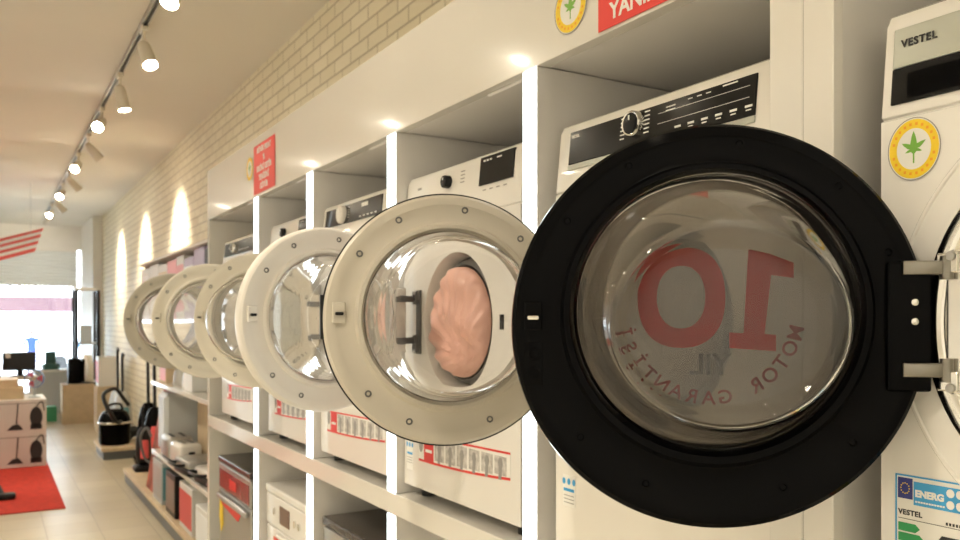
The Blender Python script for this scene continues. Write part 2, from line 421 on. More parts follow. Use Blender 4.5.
# ------------------------------------------------------------------ the display rack
XR = .96; XB = 1.60; ZS = 1.025; ST = .06; ZB = 2.025; ZT = 2.277
DIV = [(1.3815, 1.433), (2.062, 2.1185), (2.741, 2.804), (3.416, 3.477)]
YE = 4.345
rack = thing('display_rack', 'white lacquered display rack holding the row of open washers', 'display rack', (XR, 0, 0))
R0 = XR
def rb(name, m, x0, x1, y0, y1, z0, z1, bev=.0015, parent=None):
    b = BM(); box(b, x0-R0, x1-R0, y0, y1, z0, z1, bev, 1); return build(name, b, m, parent or rack)
rb('fascia', 'lacquer', XR, XR+.03, .742, YE, ZB, ZT)
rb('top_panel', 'lacquer_in', XR+.031, XB, .742, YE, ZB+.002, ZB+.02)
rb('top_panel', 'lacquer_in', XR+.031, XB, .742, YE, ZT-.02, ZT)
rb('shelf', 'lacquer', XR, XB, .742, YE-.031, ZS-ST, ZS, .002)
rb('back_panel', 'lacquer_in', XB-.012, XB, .77, YE-.04, .06, ZB-.002)
rb('end_panel', 'lacquer', XR, XB, YE-.03, YE, 0, ZB-.001)
rb('stile', 'lacquer', XR, XR+.022, .742, .798, .06, ZB-.001)
for i, (a, c) in enumerate(DIV):
    d = rb('divider', 'lacquer_in', XR+.001, XB-.014, a, c, ZS+.001, ZB)
    rb('light_strip', 'led', XR-.001, XR+.0012, a+.002, c-.002, ZS+.002, ZB-.002, .0005, d)
    d = rb('lower_divider', 'lacquer_in', XR+.001, XB-.014, a, c, .061, ZS-ST-.001)
    rb('light_strip', 'led', XR-.001, XR+.0012, a+.002, c-.002, .07, ZS-ST-.002, .0005, d)
    b = BM(); box(b, .022, .06, c+.005, c+.18, ZB-.007, ZB+.0015, .003, 1); build('strip_cover', b, 'lacquer_in', rack)
rb('partition', 'lacquer_in', XR+.023, XB-.014, .742, .76, .061, ZB)
rb('plinth', 'lacquer', XR+.03, XB, .742, YE-.031, 0, .06)
# neighbouring rack that holds the nearest washer
rack2 = thing('display_rack', 'white display rack at the right edge around the logo-panelled washer', 'display rack', (XR, 0, 0))
rb('stile', 'lacquer', XR, XR+.022, .694, .7415, .06, ZT, parent=rack2)
rb('partition', 'lacquer_in', XR+.023, XB-.014, .70, .741, .061, ZB, parent=rack2)
rb('shelf', 'lacquer', XR, XB, -.1, .694, ZS-ST, ZS, .002, parent=rack2)
rb('fascia', 'lacquer', XR, XR+.03, -.1, .6935, ZB+.05, ZT, parent=rack2)
rb('top_panel', 'lacquer_in', XR+.031, XB, -.1, .6995, ZB+.05, ZB+.07, parent=rack2)
rb('back_panel', 'lacquer_in', XB-.012, XB, -.1, .70, .06, ZB+.049, parent=rack2)

# ------------------------------------------------------------------ washers
XWF = .985   # washer fronts
def washer_body(t, w, hole, zc, m, ztop=.875, seam=.735):
    h = w/2; n = 64
    b = BM()
    prism(b, [(0, .03), (0, seam-.004), (.004, seam-.003), (.004, seam), (0, seam+.001), (.012, ztop-.02), (.020, ztop-.006), (.032, ztop), (.54, ztop), (.54, .03)], 'y', -h, h)
    # open the front lower face: rebuild with a hole
    bm = b; bm.faces.ensure_lookup_table()
    for f in bm.faces[:]:
        c = f.calc_center_median()
        if abs(f.normal.x) > .9 and abs(c.x) < 1e-4 and c.z < .6: bm.faces.remove(f)
    bm.normal_update()
    for f in bm.faces[:]:
        vs = [v.co for v in f.verts]
        if all(abs(v.x) < 1e-5 for v in vs) and len(vs) == 4: bm.faces.remove(f)
    z0, z1 = .03, seam-.004
    angs = [2*PI*i/n for i in range(n)]
    for cy, cz in ((h, z1), (-h, z1), (-h, z0), (h, z0)): angs.append(math.atan2(cz-zc, cy) % (2*PI))
    angs = sorted(set(round(a, 6) for a in angs))
    rect = []; circ = []; lip = []; lip2 = []
    for a in angs:
        c, s = math.cos(a), math.sin(a)
        k = min((h/abs(c)) if abs(c) > 1e-9 else 1e9, ((z1-zc)/s) if s > 1e-9 else ((z0-zc)/s if s < -1e-9 else 1e9))
        rect.append((0, k*c, zc+k*s)); circ.append((0, hole*c, zc+hole*s))
        lip.append((.02, (hole-.008)*c, zc+(hole-.008)*s)); lip2.append((.06, (hole-.012)*c, zc+(hole-.012)*s))
    loft(bm, [rect, circ, lip, lip2], False, False)
    bmesh.ops.remove_doubles(bm, verts=bm.verts[:], dist=1e-5)
    o = build('body', bm, m, t, 30, bev=.006)
    b = BM()
    for sy in (-1, 1):
        for x in (.05, .49): cyl(b, (x, sy*(h-.05), 0), (x, sy*(h-.05), .0305), .02, seg=14)
    build('feet', b, 'black_matte', t, 40)
    # drum and gasket
    b = BM(); lathe(b, [(hole-.012, .045), (hole-.02, .03), (hole-.03, .022), (hole-.036, .03), (hole-.034, .07)], (0, 0, zc), (1, 0, 0), 56)
    build('gasket', b, 'gasket', t, 50)
    b = BM(); lathe(b, [(hole-.034, .068), (hole+.02, .075), (hole+.05, .11), (hole+.05, .40), (.01, .42)], (0, 0, zc), (1, 0, 0), 56, False, True)
    build('drum', b, 'drum', t, 40)
def cloth(name, label, xyz, r, m, bulge, seed, sag=.35):
    rnd = random.Random(seed); b = BM(); nr, ns = 26, 72
    ph = [rnd.uniform(0, 6.28) for _ in range(8)]
    rings = []
    for i in range(nr+1):
        t = i/nr; ring = []
        for k in range(ns):
            a = 2*PI*k/ns; rr = r*math.sin(t*PI/2)*1.0
            prof = bulge*math.cos(t*PI/2)**.8
            f = 0
            yy = rr*math.cos(a); zz = rr*math.sin(a)
            q = yy*.7+zz
            fan = math.atan2(zz+.09, yy+.06)
            f += .0045*math.sin(26*fan + ph[0] + 1.5*math.sin(20*rr+ph[1]))*min(1, rr/.05)
            f += .004*math.sin(70*(yy*.4 + zz*.9) + ph[2] + 3*math.sin(17*yy+ph[3]))
            f += .006*math.sin(24*yy - 16*zz + ph[4])
            f *= min(1, (1-t)*5+.12) 
            ring.append((-(prof+f), yy, zz))
        rings.append(ring)
    loft(b, rings[1:], True, False)
    back = [(.09, p[1]*.8, p[2]*.8) for p in rings[-1]]
    o = build(name, b, m, None, 70); o.location = xyz
    return tag(o, label, 'cloth')

BOWL = [(.1715, .1715, 0, -.012), (.1715, .1715, 0, .000), (.168, .168, 0, .010), (.160, .1595, 0, .024), (.152, .150, -.001, .046), (.145, .138, -.005, .072),
        (.138, .126, -.010, .094), (.131, .117, -.0145, .110), (.126, .111, -.016, .117), (.121, .106, -.016, .1175), (.114, .099, -.016, .110), (.108, .094, -.016, .1065), (.085, .074, -.016, .104), (.05, .044, -.016, .101), (.012, .010, -.016, .100)]
BOWL2 = [(.1715, .1715, 0, -.012), (.1715, .1715, 0, .000), (.168, .168, 0, .010), (.163, .163, 0, .026), (.159, .159, 0, .050), (.155, .154, 0, .075),
         (.150, .148, 0, .094), (.143, .141, 0, .105), (.134, .132, 0, .110), (.12, .118, 0, .110), (.09, .088, 0, .107), (.05, .049, 0, .1045), (.012, .011, 0, .104)]
def glass_bowl(cx, cz, k, parent, oval=False):
    b = BM(); n = 96
    def ring(a, bb, dz, y): return [(cx+k*a*math.cos(2*PI*i/n), k*y, cz+k*(dz+bb*math.sin(2*PI*i/n))) for i in range(n)]
    P = BOWL if oval else BOWL2
    outer = [ring(*r) for r in P]
    inner = []; TH = .0032
    for i, r in enumerate(P):
        q0 = P[max(i-1, 0)]; q1 = P[min(i+1, len(P)-1)]
        da, db, dy = q1[0]-q0[0], q1[1]-q0[1], q1[3]-q0[3]
        la, lb = math.hypot(da, dy), math.hypot(db, dy)
        if i == len(P)-1: na, ny, nb = 0, -1, 0
        else: na, ny, nb = -dy/la, da/la, -dy/lb
        if i == 0: na, ny, nb = -1, 0, -1
        inner.append(ring(max(r[0]+na*TH, .004), max(r[1]+nb*TH, .004), r[2], r[3]+ny*TH))
    loft(b, inner[::-1] + outer, True, True)
    bmesh.ops.remove_doubles(b, verts=b.verts[:], dist=1e-6)
    o = build('glass_bowl', b, 'bowl', parent, 80)
    return o
def door(t, hy, zc, R, rotz, ring_m, dz=0, dark=False, cover='cover_clear', arm='chrome', detail=True, gp=.020):
    """open door hung at the washer's left; local x runs from hinge to free edge, local y is the inner side"""
    gap = gp; cx = gap+R; k = R*.69/.1715
    rin = .1715*k
    prof = [(rin-.004, -.020), (rin-.002, -.004), (rin+.003, .004), (rin+.010, .004), (rin+.015, -.002), (rin+.020, -.003),
            (R-.026, -.003), (R-.022, -.0015), (R-.007, -.003), (R-.002, -.008), (R, -.018), (R-.001, -.034), (R-.010, -.050), (R-.03, -.060), (R-.06, -.064), (rin+.002, -.062), (rin-.004, -.054)]
    n = 128; b = BM()
    def ring(r, y):
        off = dz*(1-(r-rin)/(R-rin)); return [(cx+r*math.cos(2*PI*i/n), y, off+r*math.sin(2*PI*i/n)) for i in range(n)]
    loft(b, [ring(r, y) for r, y in prof] + [ring(*prof[0])], False, False)
    bmesh.ops.remove_doubles(b, verts=b.verts[:], dist=1e-6)
    d = build('door', b, ring_m, t, 28); d.location = (-.010, hy, zc); d.rotation_euler = (0, 0, rotz)
    glass_bowl(cx, dz, k*.985, d, dark)
    # cover glass on the outer side
    b = BM(); m = 56
    lathe(b, [(rin-.0045, 0), (rin*.7, -.006), (rin*.35, -.009), (.005, -.010), (.005, -.0122), (rin*.35, -.0112), (rin*.7, -.0082), (rin-.0045, -.003)], (cx, -.050, dz), (0, 1, 0), m, True, True)
    # axis (0,1,0): h grows along +y
    build('cover_glass', b, cover, d, 60)
    if arm == 'chrome' and not dark:
        b = BM(); lathe(b, [(R-.003, -.0095), (R+.0012, -.011), (R+.0012, -.0155), (R-.003, -.017)], (cx, 0, 0), (0, 1, 0), 128); build('edge_gap', b, 'black_matte', d, 40)  # black ring stands in for the shaded gap between door halves
        b = BM(); box(b, cx+R-.004, cx+R+.0025, -.03, -.008, -.035, .045, .001); build('latch_catch', b, 'black_matte', d)
    # screws
    rs = (R+rin)/2+.006
    if detail:
        for a in (35, 62, 98, 132, 158, 222, 248, 292, 318):
            x = cx+rs*math.cos(math.radians(a)); z = rs*math.sin(math.radians(a)) + dz*.4
            b = BM(); lathe(b, [(.0065, -.004), (.0065, -.0015), (.0045, -.0012), (.0030, -.0035), (.001, -.0035)], (x, 0, z), (0, 1, 0), 14, False, True)
            build('screw', b, 'black_gloss' if dark else 'gasket', d, 40)
    # latch on the free edge
    lx = cx+R-.030
    b = BM()
    box(b, lx-.012, lx+.012, -.004, .004, -.006, .032, .002); build('latch_plate', b, 'black_gloss' if dark else ring_m, d)
    b = BM(); box(b, lx-.008, lx+.007, .0035, .011, .008, .014, .002); build('latch_hook', b, 'chrome' if dark else 'black_matte', d)
    if dark:
        b = BM()
        for z in (-.035, -.060): lathe(b, [(.010, -.004), (.0095, .001), (.006, .002), (.005, -.003), (.001, -.004)], (lx-.001, 0, z), (0, 1, 0), 18, False, True)
        box(b, lx-.012, lx+.012, -.004, -.0015, -.075, -.02, .001); build('latch_boss', b, 'black_gloss', d, 40)
        # hinge cover with two rivets
        b = BM(); box(b, gap+.002, gap+.052, -.006, .0042, -.078, .078, .003); build('hinge_cover', b, 'black_gloss', d)
        for z in (.032, .009):
            b = BM(); lathe(b, [(.0045, .004), (.0042, .0065), (.001, .0075)], (gap+.022, 0, z-.003), (0, 1, 0), 14, False, True); build('rivet', b, 'chrome', d, 50)
        hz = (.070, -.052)
    else:
        b = BM(); box(b, gap+.004, gap+.035, -.006, .002, -.085, .085, .003); build('hinge_cover', b, ring_m, d)
        hz = (.055, -.055)
    for z in hz:
        b = BM(); box(b, -.004, gap+.036, -.001, .0085, z-.0085, z+.0085, .002)
        cyl(b, (-.002, .004, z-.014), (-.002, .004, z+.014), .0075, seg=14)
        build('hinge_arm', b, arm, d, 35)
    return d
def hinge_bracket(t, hy, zc, m='chrome'):
    b = BM(); box(b, -.006, .001, hy-.026, hy-.004, zc-.085, zc+.085, .0015)
    for z in (.07, -.07):
        box(b, -.014, -.004, hy-.022, hy+.004, zc+z-.012, zc+z+.012, .002)
    build('hinge_bracket', b, m, t)
    for z in (.078, -.078):
        b = BM(); lathe(b, [(.006, -.015), (.005, -.0175), (.001, -.018)], (0, hy-.014, zc+z), (1, 0, 0), 12, False, True); build('bracket_screw', b, 'steel', t, 50)
def latch_slot(t, w, zc):
    b = BM(); box(b, -.002, .001, -.222, -.206, zc-.017, zc+.017, .0008, 1); build('latch_slot', b, 'black_matte', t)
def panel_strip(t, y0, y1, z0, z1, m='panel_black', frame=True):
    """control strip that follows the slight lean of the washer's head"""
    k = .012/.12
    def X(z): return (z-.736)*k
    b = BM()
    loft(b, [[(X(z0)-.0028, y, z0), (X(z1)-.0028, y, z1), (X(z1)+.004, y, z1), (X(z0)+.004, y, z0)] for y in (y0, y1)])
    return build('control_panel', b, m, t, bev=.0012), X
def knob(t, y, z, r, X, m_ring='chrome', m_face='panel_black'):
    b = BM(); lathe(b, [(r, -.000), (r*.98, -.014), (r*.9, -.017), (r*.8, -.016), (r*.78, -.010)], (X(z), y, z), (1, 0, 0), 36, False, True); kb = build('knob', b, m_ring, t, 35)
    b = BM(); lathe(b, [(r*.79, -.012), (r*.76, -.0165), (r*.5, -.018), (.001, -.018)], (X(z), y, z), (1, 0, 0), 32, False, True)
    build('knob_face', b, m_face, kb, 40)
    b = BM(); box(b, X(z)-.0195, X(z)-.0175, y-.0012, y+.0012, z+r*.25, z+r*.6); build('knob_mark', b, 'white_ink', kb)
def panel_print(t, items, X):
    b = BM()
    for y, z, w, h in items: box(b, X(z)-.0036, X(z)-.0026, y-w/2, y+w/2, z-h/2, z+h/2)
    build('panel_print', b, 'white_ink', t)
def lower_strip(t, y0, y1, z0, z1):
    """advert strip stuck along the lower front: pale, red lines, red block and grey pictograms"""
    b = BM(); n = 24
    def zb(u): return z0 - .012*math.sin(PI*u)*0 + .020*u*u
    bot = [(y0+(y1-y0)*i/n, zb(i/n)) for i in range(n+1)]; top = [(y1, z1+.012), (y0, z1)]
    prism(b, bot+top, 'x', 0.0002, -.0010); st = build('advert_strip', b, 'paper', t)
    b = BM()
    line = [(y, z) for y, z in bot] + [(y, z+.006) for y, z in bot[::-1]]
    prism(b, line, 'x', -.0009, -.0014)
    prism(b, [(y0, z1-.005), (y1, z1+.007), (y1, z1+.012), (y0, z1)], 'x', -.0009, -.0014)
    u0 = .07; u1 = .19
    prism(b, [(y0+(y1-y0)*u0, zb(u0)), (y0+(y1-y0)*u1, zb(u1)), (y0+(y1-y0)*u1, z1), (y0+(y1-y0)*u0, z1)], 'x', -.0009, -.0015)
    build('red_print', b, 'red_print', st)
    for j in range(6):
        u = .26+.13*j; y = y0+(y1-y0)*u; zz = (zb(u)+z1)/2+.004; hh = (z1-zb(u))*.36
        b = BM(); box(b, -.0014, -.0009, y-.025, y+.025, zz-hh*1.1, zz+hh*1.1, 0); build('picture_print', b, 'pictogram', st)
        zz -= .004
        b = BM(); prism(b, [(y-.004, zz-.028), (y+.008, zz-.028), (y+.006, zz-.002), (y+.010, zz+.010), (y+.004, zz+.022), (y-.006, zz+.021), (y-.010, zz+.008), (y-.006, zz-.002)], 'x', -.0013, -.0019)
        build('icon_print', b, 'grey_ink', st)
    b = BM(); disc_x(b, y0+(y1-y0)*.03, z0+.05, .012, .026, -.0009, .0006, 18); build('icon_print', b, 'grey_ink', st)
    b = BM(); box(b, -.0019, -.0014, y0+(y1-y0)*.17, y0+(y1-y0)*.09, z0+.028, z0+.036); build('white_print', b, 'white_ink', st)
def small_label(t, y, z, w=.05, h=.062):
    b = BM(); plate(b, y-w/2, y+w/2, z-h/2, z+h/2, 0, .0008); lb = build('data_label', b, 'paper', t)
    b = BM()
    for dy in (-.016, 0, .016): disc_x(b, y-dy, z+h*.30, .005, .0065, -.0008, .0004, 12)
    box(b, -.0013, -.0008, y-w*.42, y+w*.42, z-.001, z+.005); build('blue_print', b, 'sky_blue', lb)
    b = BM()
    for j in range(3): box(b, -.0012, -.0008, y-w*.4, y+w*.4, z-.010-.007*j, z-.0085-.007*j)
    build('grey_print', b, 'grey_ink', lb)

HOLE = .172; ZC = .475
NAME = 'washing_machine'
def washer(label, yc, w, bm_='enamel'):
    return thing(NAME, label, 'washing machine', (XWF, yc, ZS), 0, 'washers on the upper shelf')

# nearest washer, cut by the right edge, with the black door
Wn = washer('washer cut by the right edge, logo panel, energy label and huge open black door', .352, .58)
washer_body(Wn, .58, .205, ZC, 'enamel')
hinge_bracket(Wn, .207, ZC)
b = BM(); lathe(b, [(.232, .000), (.230, -.006), (.222, -.009), (.212, -.008), (.205, -.001), (.200, .02)], (0, 0, ZC), (1, 0, 0), 80); build('chrome_ring', b, 'chrome', Wn, 40)
b = BM(); lathe(b, [(.272, .0005), (.270, -.0022), (.267, -.0022), (.265, .0005)], (0, 0, ZC), (1, 0, 0), 90); build('door_recess_rim', b, 'enamel', Wn, 40)
p, X = panel_strip(Wn, .277, -.277, .797, .848, 'silver')
p2, X = panel_strip(Wn, .277, -.277, .750, .7965, 'panel_black')
b = BM(); loft(b, [[(X(z0)-.0034, y, z0), (X(z1)-.0034, y, z1), (X(z1)-.002, y, z1), (X(z0)-.002, y, z0)] for y in (.255, -.1) for z0, z1 in ((.755, .787),)]); build('display_window', b, 'black_gloss', Wn)
b = BM(); text_x(b, 'VESTEL', .0132, .266, .822, X(.82)-.0034, bold=.0003, align='LEFT', spacing=1.12); build('lettering', b, 'ink', p)
leaf_sticker(Wn, .246, .690, -.0003, .0335, .0385)
# energy label
b = BM(); plate(b, .270, .160, .064, .284, 0, .0008); en = build('energy_label', b, 'paper', Wn)
b = BM()
for y0, y1, z0, z1 in ((.270, .268, .064, .284), (.270, .160, .282, .284), (.162, .160, .064, .284)): box(b, -.0013, -.0007, min(y0, y1), max(y0, y1), z0, z1)
box(b, -.0013, -.0007, .160, .246, .248, .277); build('blue_print', b, 'sky_blue', en)
b = BM(); box(b, -.0013, -.0007, .2475, .2665, .254, .280); build('flag_print', b, 'blue_flag', en)
b = BM()
for i in range(12):
    a = 2*PI*i/12; disc_x(b, .257+.0055*math.cos(a), .267+.0065*math.sin(a), .0009, .0009, -.0012, .0005, 6)
build('flag_stars', b, 'yellow', en)
b = BM(); text_x(b, 'ENERG', .0115, .244, .259, -.0014, bold=.0006, align='LEFT')
for dy, dz in ((.2005, .270), (.189, .270), (.2005, .256), (.189, .256)): disc_x(b, dy, dz, .0048, .0052, -.0012, .0005, 14)
for j in range(11): box(b, -.0016, -.0012, .2425-.0034*j-.0013, .2425-.0034*j+.0013, .2515, .2535)
build('white_print', b, 'white_ink', en)
b = BM(); text_x(b, 'VESTEL', .0090, .266, .234, -.0010, bold=.0003, align='LEFT', spacing=1.1); box(b, -.0012, -.0008, .162, .266, .2285, .2292)
for j in range(6): box(b, -.0012, -.0008, .205-.004*j-.0012, .205-.004*j+.0012, .231, .2345)
build('ink_print', b, 'ink', en)
def arrow(y0, ln, z, h, m, name='arrow_print'):
    b = BM(); prism(b, [(y0, z-h/2), (y0-ln, z-h/2), (y0-ln-h*.55, z), (y0-ln, z+h/2), (y0, z+h/2)], 'x', -.0007, -.0013); build(name, b, m, en)
for j, (ln, m) in enumerate(((.022, 'green1'), (.027, 'green1'), (.031, 'green2'), (.036, 'lime'), (.041, 'yel2'), (.046, 'yellow'), (.051, 'orange'), (.056, 'red_print'))):
    arrow(.266, ln, .2185-.0125*j, .0105, m)
b = BM(); prism(b, [(.217, .208), (.211, .217), (.165, .217), (.165, .199), (.211, .199)], 'x', -.0007, -.0013); build('rating_print', b, 'ink', en)
b = BM(); text_x(b, 'A+++', .012, .211, .204, -.0014, bold=.0004, align='LEFT'); build('rating_lettering', b, 'white_ink', en)
D1 = door(Wn, .204, ZC-.0055, .2535, math.radians(149.2-8), 'black_gloss', dz=.018, dark=True, cover='cover', gp=.012, arm='hinge_metal')
# sticker on the outer glass, read from the front (mirrored from inside)
cx = .012+.2535
yg = -.0545
def dpt(u, v, y=yg): return (u, y, v)     # u along door x, v up
b = BM(); n = 56
# digit 0 seen from the inner side at the free-edge half
def ell(c, v, rx, rz, y, pw=2.35):
    out = []
    for i in range(n):
        a = 2*PI*i/n; ca, sa = math.cos(a), math.sin(a)
        out.append((c+rx*math.copysign(abs(ca)**(2/pw), ca), y, v+rz*math.copysign(abs(sa)**(2/pw), sa)))
    return out
c0 = cx+.035; v0 = .038
y0, y1 = yg+.004, yg+.0046
loft(b, [ell(c0, v0, .056, .066, y0), ell(c0, v0, .031, .041, y0, 2.2), ell(c0, v0, .031, .041, y1, 2.2), ell(c0, v0, .056, .066, y1), ell(c0, v0, .056, .066, y0)], False, False)
c1 = cx-.064
def one(p): return [(c1-q[0], p, v0-.006+q[1]) for q in [(-.028, -.062), (.034, -.062), (.034, -.040), (.014, -.040), (.014, .068), (-.010, .060), (-.040, .046), (-.040, .026), (-.010, .036), (-.010, -.040), (-.028, -.040)]]
# in door space +x is image-left; mirrored 1 carries its flag towards the hinge
def one2(p): return [(c1+q[0], p, v0-.006+q[1]) for q in [(-.020, -.064), (.038, -.060), (.038, -.040), (.020, -.041), (.014, .068), (-.012, .062), (-.042, .050), (-.042, .030), (-.014, .034), (-.006, -.042), (-.020, -.043)]]
loft(b, [one2(y0), one2(y1)])
build('digit_print', b, 'red_digit', D1)
MIR = Matrix(((1, 0, 0, 0), (0, 0, 1, 0), (0, 1, 0, 0), (0, 0, 0, 1)))   # text right = +x (reads right from the front), up = z, facing -y
b = BM(); t = text_bm('YIL', .038, bold=.0008); merge(b, t, Matrix.Translation((cx-.002, yg+.004, -.062)) @ MIR); build('lettering', b, 'ink', D1)
b = BM()
msg = 'MOTOR GARANTİSİ'
for i, ch in enumerate(msg):
    if ch == ' ': continue
    a = math.radians(-90 + (i-(len(msg)-1)/2)*10.9)     # along the lower arc, read from the front
    t = text_bm(ch, .026, bold=.0003)
    r = .120
    merge(b, t, Matrix.Translation((cx+r*math.cos(a), yg+.0045, .018+r*math.sin(a))) @ MIR @ Matrix.Rotation(a+PI/2, 4, 'Z'))
build('arc_lettering', b, 'dark_red', D1)
cloth('cloth_load', 'pale cloth inside the drum of the washer at the right edge', (XWF+.03, .352, ZS+ZC), .165, 'pale', .055, 5)

# bay 1: black control strip, greyed door
w1_ = washer('washer with wide black control strip behind the black open door', 1.060, .578)
washer_body(w1_, .578, HOLE, ZC, 'enamel2'); hinge_bracket(w1_, .212, ZC); latch_slot(w1_, .58, ZC)
p, X = panel_strip(w1_, .252, -.212, .787, .852)
knob(w1_, .058, .829, .0235, X)
b = BM(); loft(b, [[(X(z0)-.003, y, z0), (X(z1)-.003, y, z1), (X(z1)+.004, y, z1), (X(z0)+.004, y, z0)] for y in (.252, -.212) for z0, z1 in ((.776, .786),)]); build('trim_strip', b, 'silver', w1_)
pr = [(.028-.0*j, .846-.0075*j, .013, .0022) for j in range(6)] + [(.092, .846-.0075*j, .011, .0022) for j in range(6)]
pr += [(-.03, .842-.006*j, .022, .002) for j in range(2)] + [(-.075-.02*j, .8445, .010, .0016) for j in range(3)] + [(-.05-.03*j, .803, .014, .0035) for j in range(6)] + [(-.05-.03*j, .797, .010, .002) for j in range(6)] + [(-.16, .8475, .03, .0022), (-.10, .835, .20, .0006), (-.10, .817, .20, .0006)]
panel_print(p, pr, X)
b = BM(); text_x(b, 'VESTEL', .008, .246, .839, X(.839)-.0034, bold=.0003, align='LEFT'); build('lettering', b, 'white_ink', p)
small_label(w1_, .245, .140, .040, .062)
b = BM(); disc_x(b, -.145, .075, .045, .045, -.0002, .004); build('filter_cover', b, 'enamel2', w1_, 30)
D2 = door(w1_, .212, ZC+.004, .236, math.radians(149.2+14), 'grey_ring', dz=.006, arm='chrome', gp=.012)
cloth('cloth_load', 'greige cloth filling the drum seen through the black open door', (XWF+.02, 1.060, ZS+ZC), .137, 'greige', .04, 11)

# bay 2
w2_ = washer('plain white washer with small black display, behind the grey-beige open door', 1.768, .578)
washer_body(w2_, .578, HOLE, ZC, 'enamel'); hinge_bracket(w2_, .212, ZC, 'gasket'); latch_slot(w2_, .58, ZC)
p, X = panel_strip(w2_, -.105, -.252, .795, .862)
knob(w2_, .05, .828, .0165, X, 'panel_black')
panel_print(p, [(-.125-.014*j, .852, .008, .004) for j in range(3)] + [(-.19, .852, .02, .003)], X)
b = BM()
for y, z, w_, h_ in [(.215, .833, .022, .006)] + [(-.02-.0*j, .845-.009*j, .02, .0025) for j in range(4)] + [(-.13-.03*j, .783, .014, .003) for j in range(4)]: box(b, X(z)-.0006, X(z)+.001, y-w_/2, y+w_/2, z-h_/2, z+h_/2)
build('panel_print', b, 'grey_ink', w2_)
lower_strip(w2_, .20, -.25, .105, .175); small_label(w2_, .255, .115, .038, .085)
D3 = door(w2_, .212, ZC+.006, .231, math.radians(149.2+38), 'white_ring', dz=.004, arm='gasket')
cloth('cloth_load', 'pink satin cloth bulging from the drum behind the grey-beige open door', (XWF+.02, 1.768, ZS+ZC+.0), .137, 'pink', .045, 3)

# bay 3
w3_ = washer('washer with black control strip and white knob, fourth from the right edge', 2.436, .578)
washer_body(w3_, .578, HOLE, ZC, 'enamel'); hinge_bracket(w3_, .212, ZC, 'gasket'); latch_slot(w3_, .58, ZC)
p, X = panel_strip(w3_, .262, -.210, .795, .855)
knob(w3_, .10, .826, .030, X, 'white_ring', 'white_ring')
panel_print(p, [(.05, .845-.008*j, .012, .002) for j in range(5)] + [(-.05-.03*j, .805, .014, .004) for j in range(5)] + [(-.08, .84, .05, .012)], X)
lower_strip(w3_, .225, -.25, .105, .175)
D4 = door(w3_, .212, ZC+.005, .233, math.radians(149.2-9), 'beige_ring', dz=.004, arm='gasket')
cloth('cloth_load', 'pink cloth in the drum behind the white open door', (XWF+.02, 2.436, ZS+ZC), .137, 'pink', .045, 8)

# bay 4
w4_ = washer('white washer with tiny dark display, second from the far end of the rack', 3.063, .578)
washer_body(w4_, .578, HOLE, ZC, 'enamel'); hinge_bracket(w4_, .212, ZC, 'gasket'); latch_slot(w4_, .58, ZC)
p, X = panel_strip(w4_, -.07, -.252, .800, .858)
knob(w4_, .10, .826, .018, X, 'panel_black')
panel_print(p, [(-.10-.014*j, .848, .008, .004) for j in range(3)], X)
lower_strip(w4_, .20, -.25, .105, .175)
D5 = door(w4_, .212, ZC+.004, .232, math.radians(149.2+2), 'beige_ring', dz=.004, arm='gasket')
cloth('cloth_load', 'ivory cloth in the drum of the second washer from the far end', (XWF+.02, 3.063, ZS+ZC), .137, 'pale', .06, 21)

# bay 5
w5_ = washer('washer at the far end of the rack with dark control strip and open taupe door', 3.855, .578)
washer_body(w5_, .578, HOLE, ZC, 'enamel'); hinge_bracket(w5_, .212, ZC, 'gasket'); latch_slot(w5_, .58, ZC)
p, X = panel_strip(w5_, .262, -.262, .790, .855)
knob(w5_, .08, .825, .022, X, 'chrome')
panel_print(p, [(-.02-.03*j, .81, .014, .004) for j in range(6)] + [(.15, .83, .05, .006)], X)
lower_strip(w5_, .18, -.25, .105, .175)
D6 = door(w5_, .212, ZC+.004, .232, math.radians(149.2+3), 'dark_ring', dz=.004, arm='gasket')
cloth('cloth_load', 'grey cloth in the drum of the farthest washer on the rack', (XWF+.02, 3.855, ZS+ZC), .137, 'greige', .06, 31)

# ------------------------------------------------------------------ dishwashers under the shelf
def dishwasher(label, yc, front, side, top, w=.585, h=.83, panel='grey', x=.99):
    t = thing('dishwasher', label, 'dishwasher', (x, yc, .062), 0, 'dishwashers under the shelf')
    k = w/2
    H = h-.062
    b = BM(); box(b, .03, .56, -k, k, .0, H-.03, .004); build('body', b, side, t)
    b = BM(); box(b, -.005, .57, -k-.003, k+.003, H-.03, H, .006); build('top', b, top, t)
    b = BM(); box(b, 0, .03, -k+.002, k-.002, .09, H-.165, .006); dr = build('door', b, front, t)
    b = BM(); box(b, .005, .03, -k+.002, k-.002, 0, .085, .003); build('kick_plate', b, 'grey_kick', t)
    b = BM(); box(b, -.002, .03, -k+.002, k-.002, H-.16, H-.034, .005); cp = build('control_panel', b, front, t)
    return t, dr, cp, H, k
t, dr, cp, H, k = dishwasher('steel dishwasher with maroon panel and yellow tag at the far end below the shelf', 3.93, 'inox', 'grey_side', 'dark_top')
b = BM(); box(b, -.004, -.001, -k+.02, k-.02, H-.15, H-.06, .001); build('panel_window', b, mat('maroon_panel', (.25, .03, .03), .25), cp)
b = BM(); box(b, -.005, -.0035, -.05, .07, H-.13, H-.085); build('red_print', b, 'red_print', cp)
b = BM(); box(b, -.022, -.002, -k+.03, k-.03, H-.205, H-.178, .006); build('handle', b, 'steel', dr)
b = BM(); prism(b, [(k-.03, H-.20), (k-.03, H-.23), (-.08, H-.26), (-.14, H-.21)], 'x', -.001, -.003); build('red_print', b, 'red_print', dr)
b = BM(); prism(b, [(k-.03, H-.21), (k-.02, H-.30), (k-.05, H-.37), (k-.09, H-.33), (k-.08, H-.24)], 'x', -.001, -.005); build('energy_tag', b, 'yellow', dr)
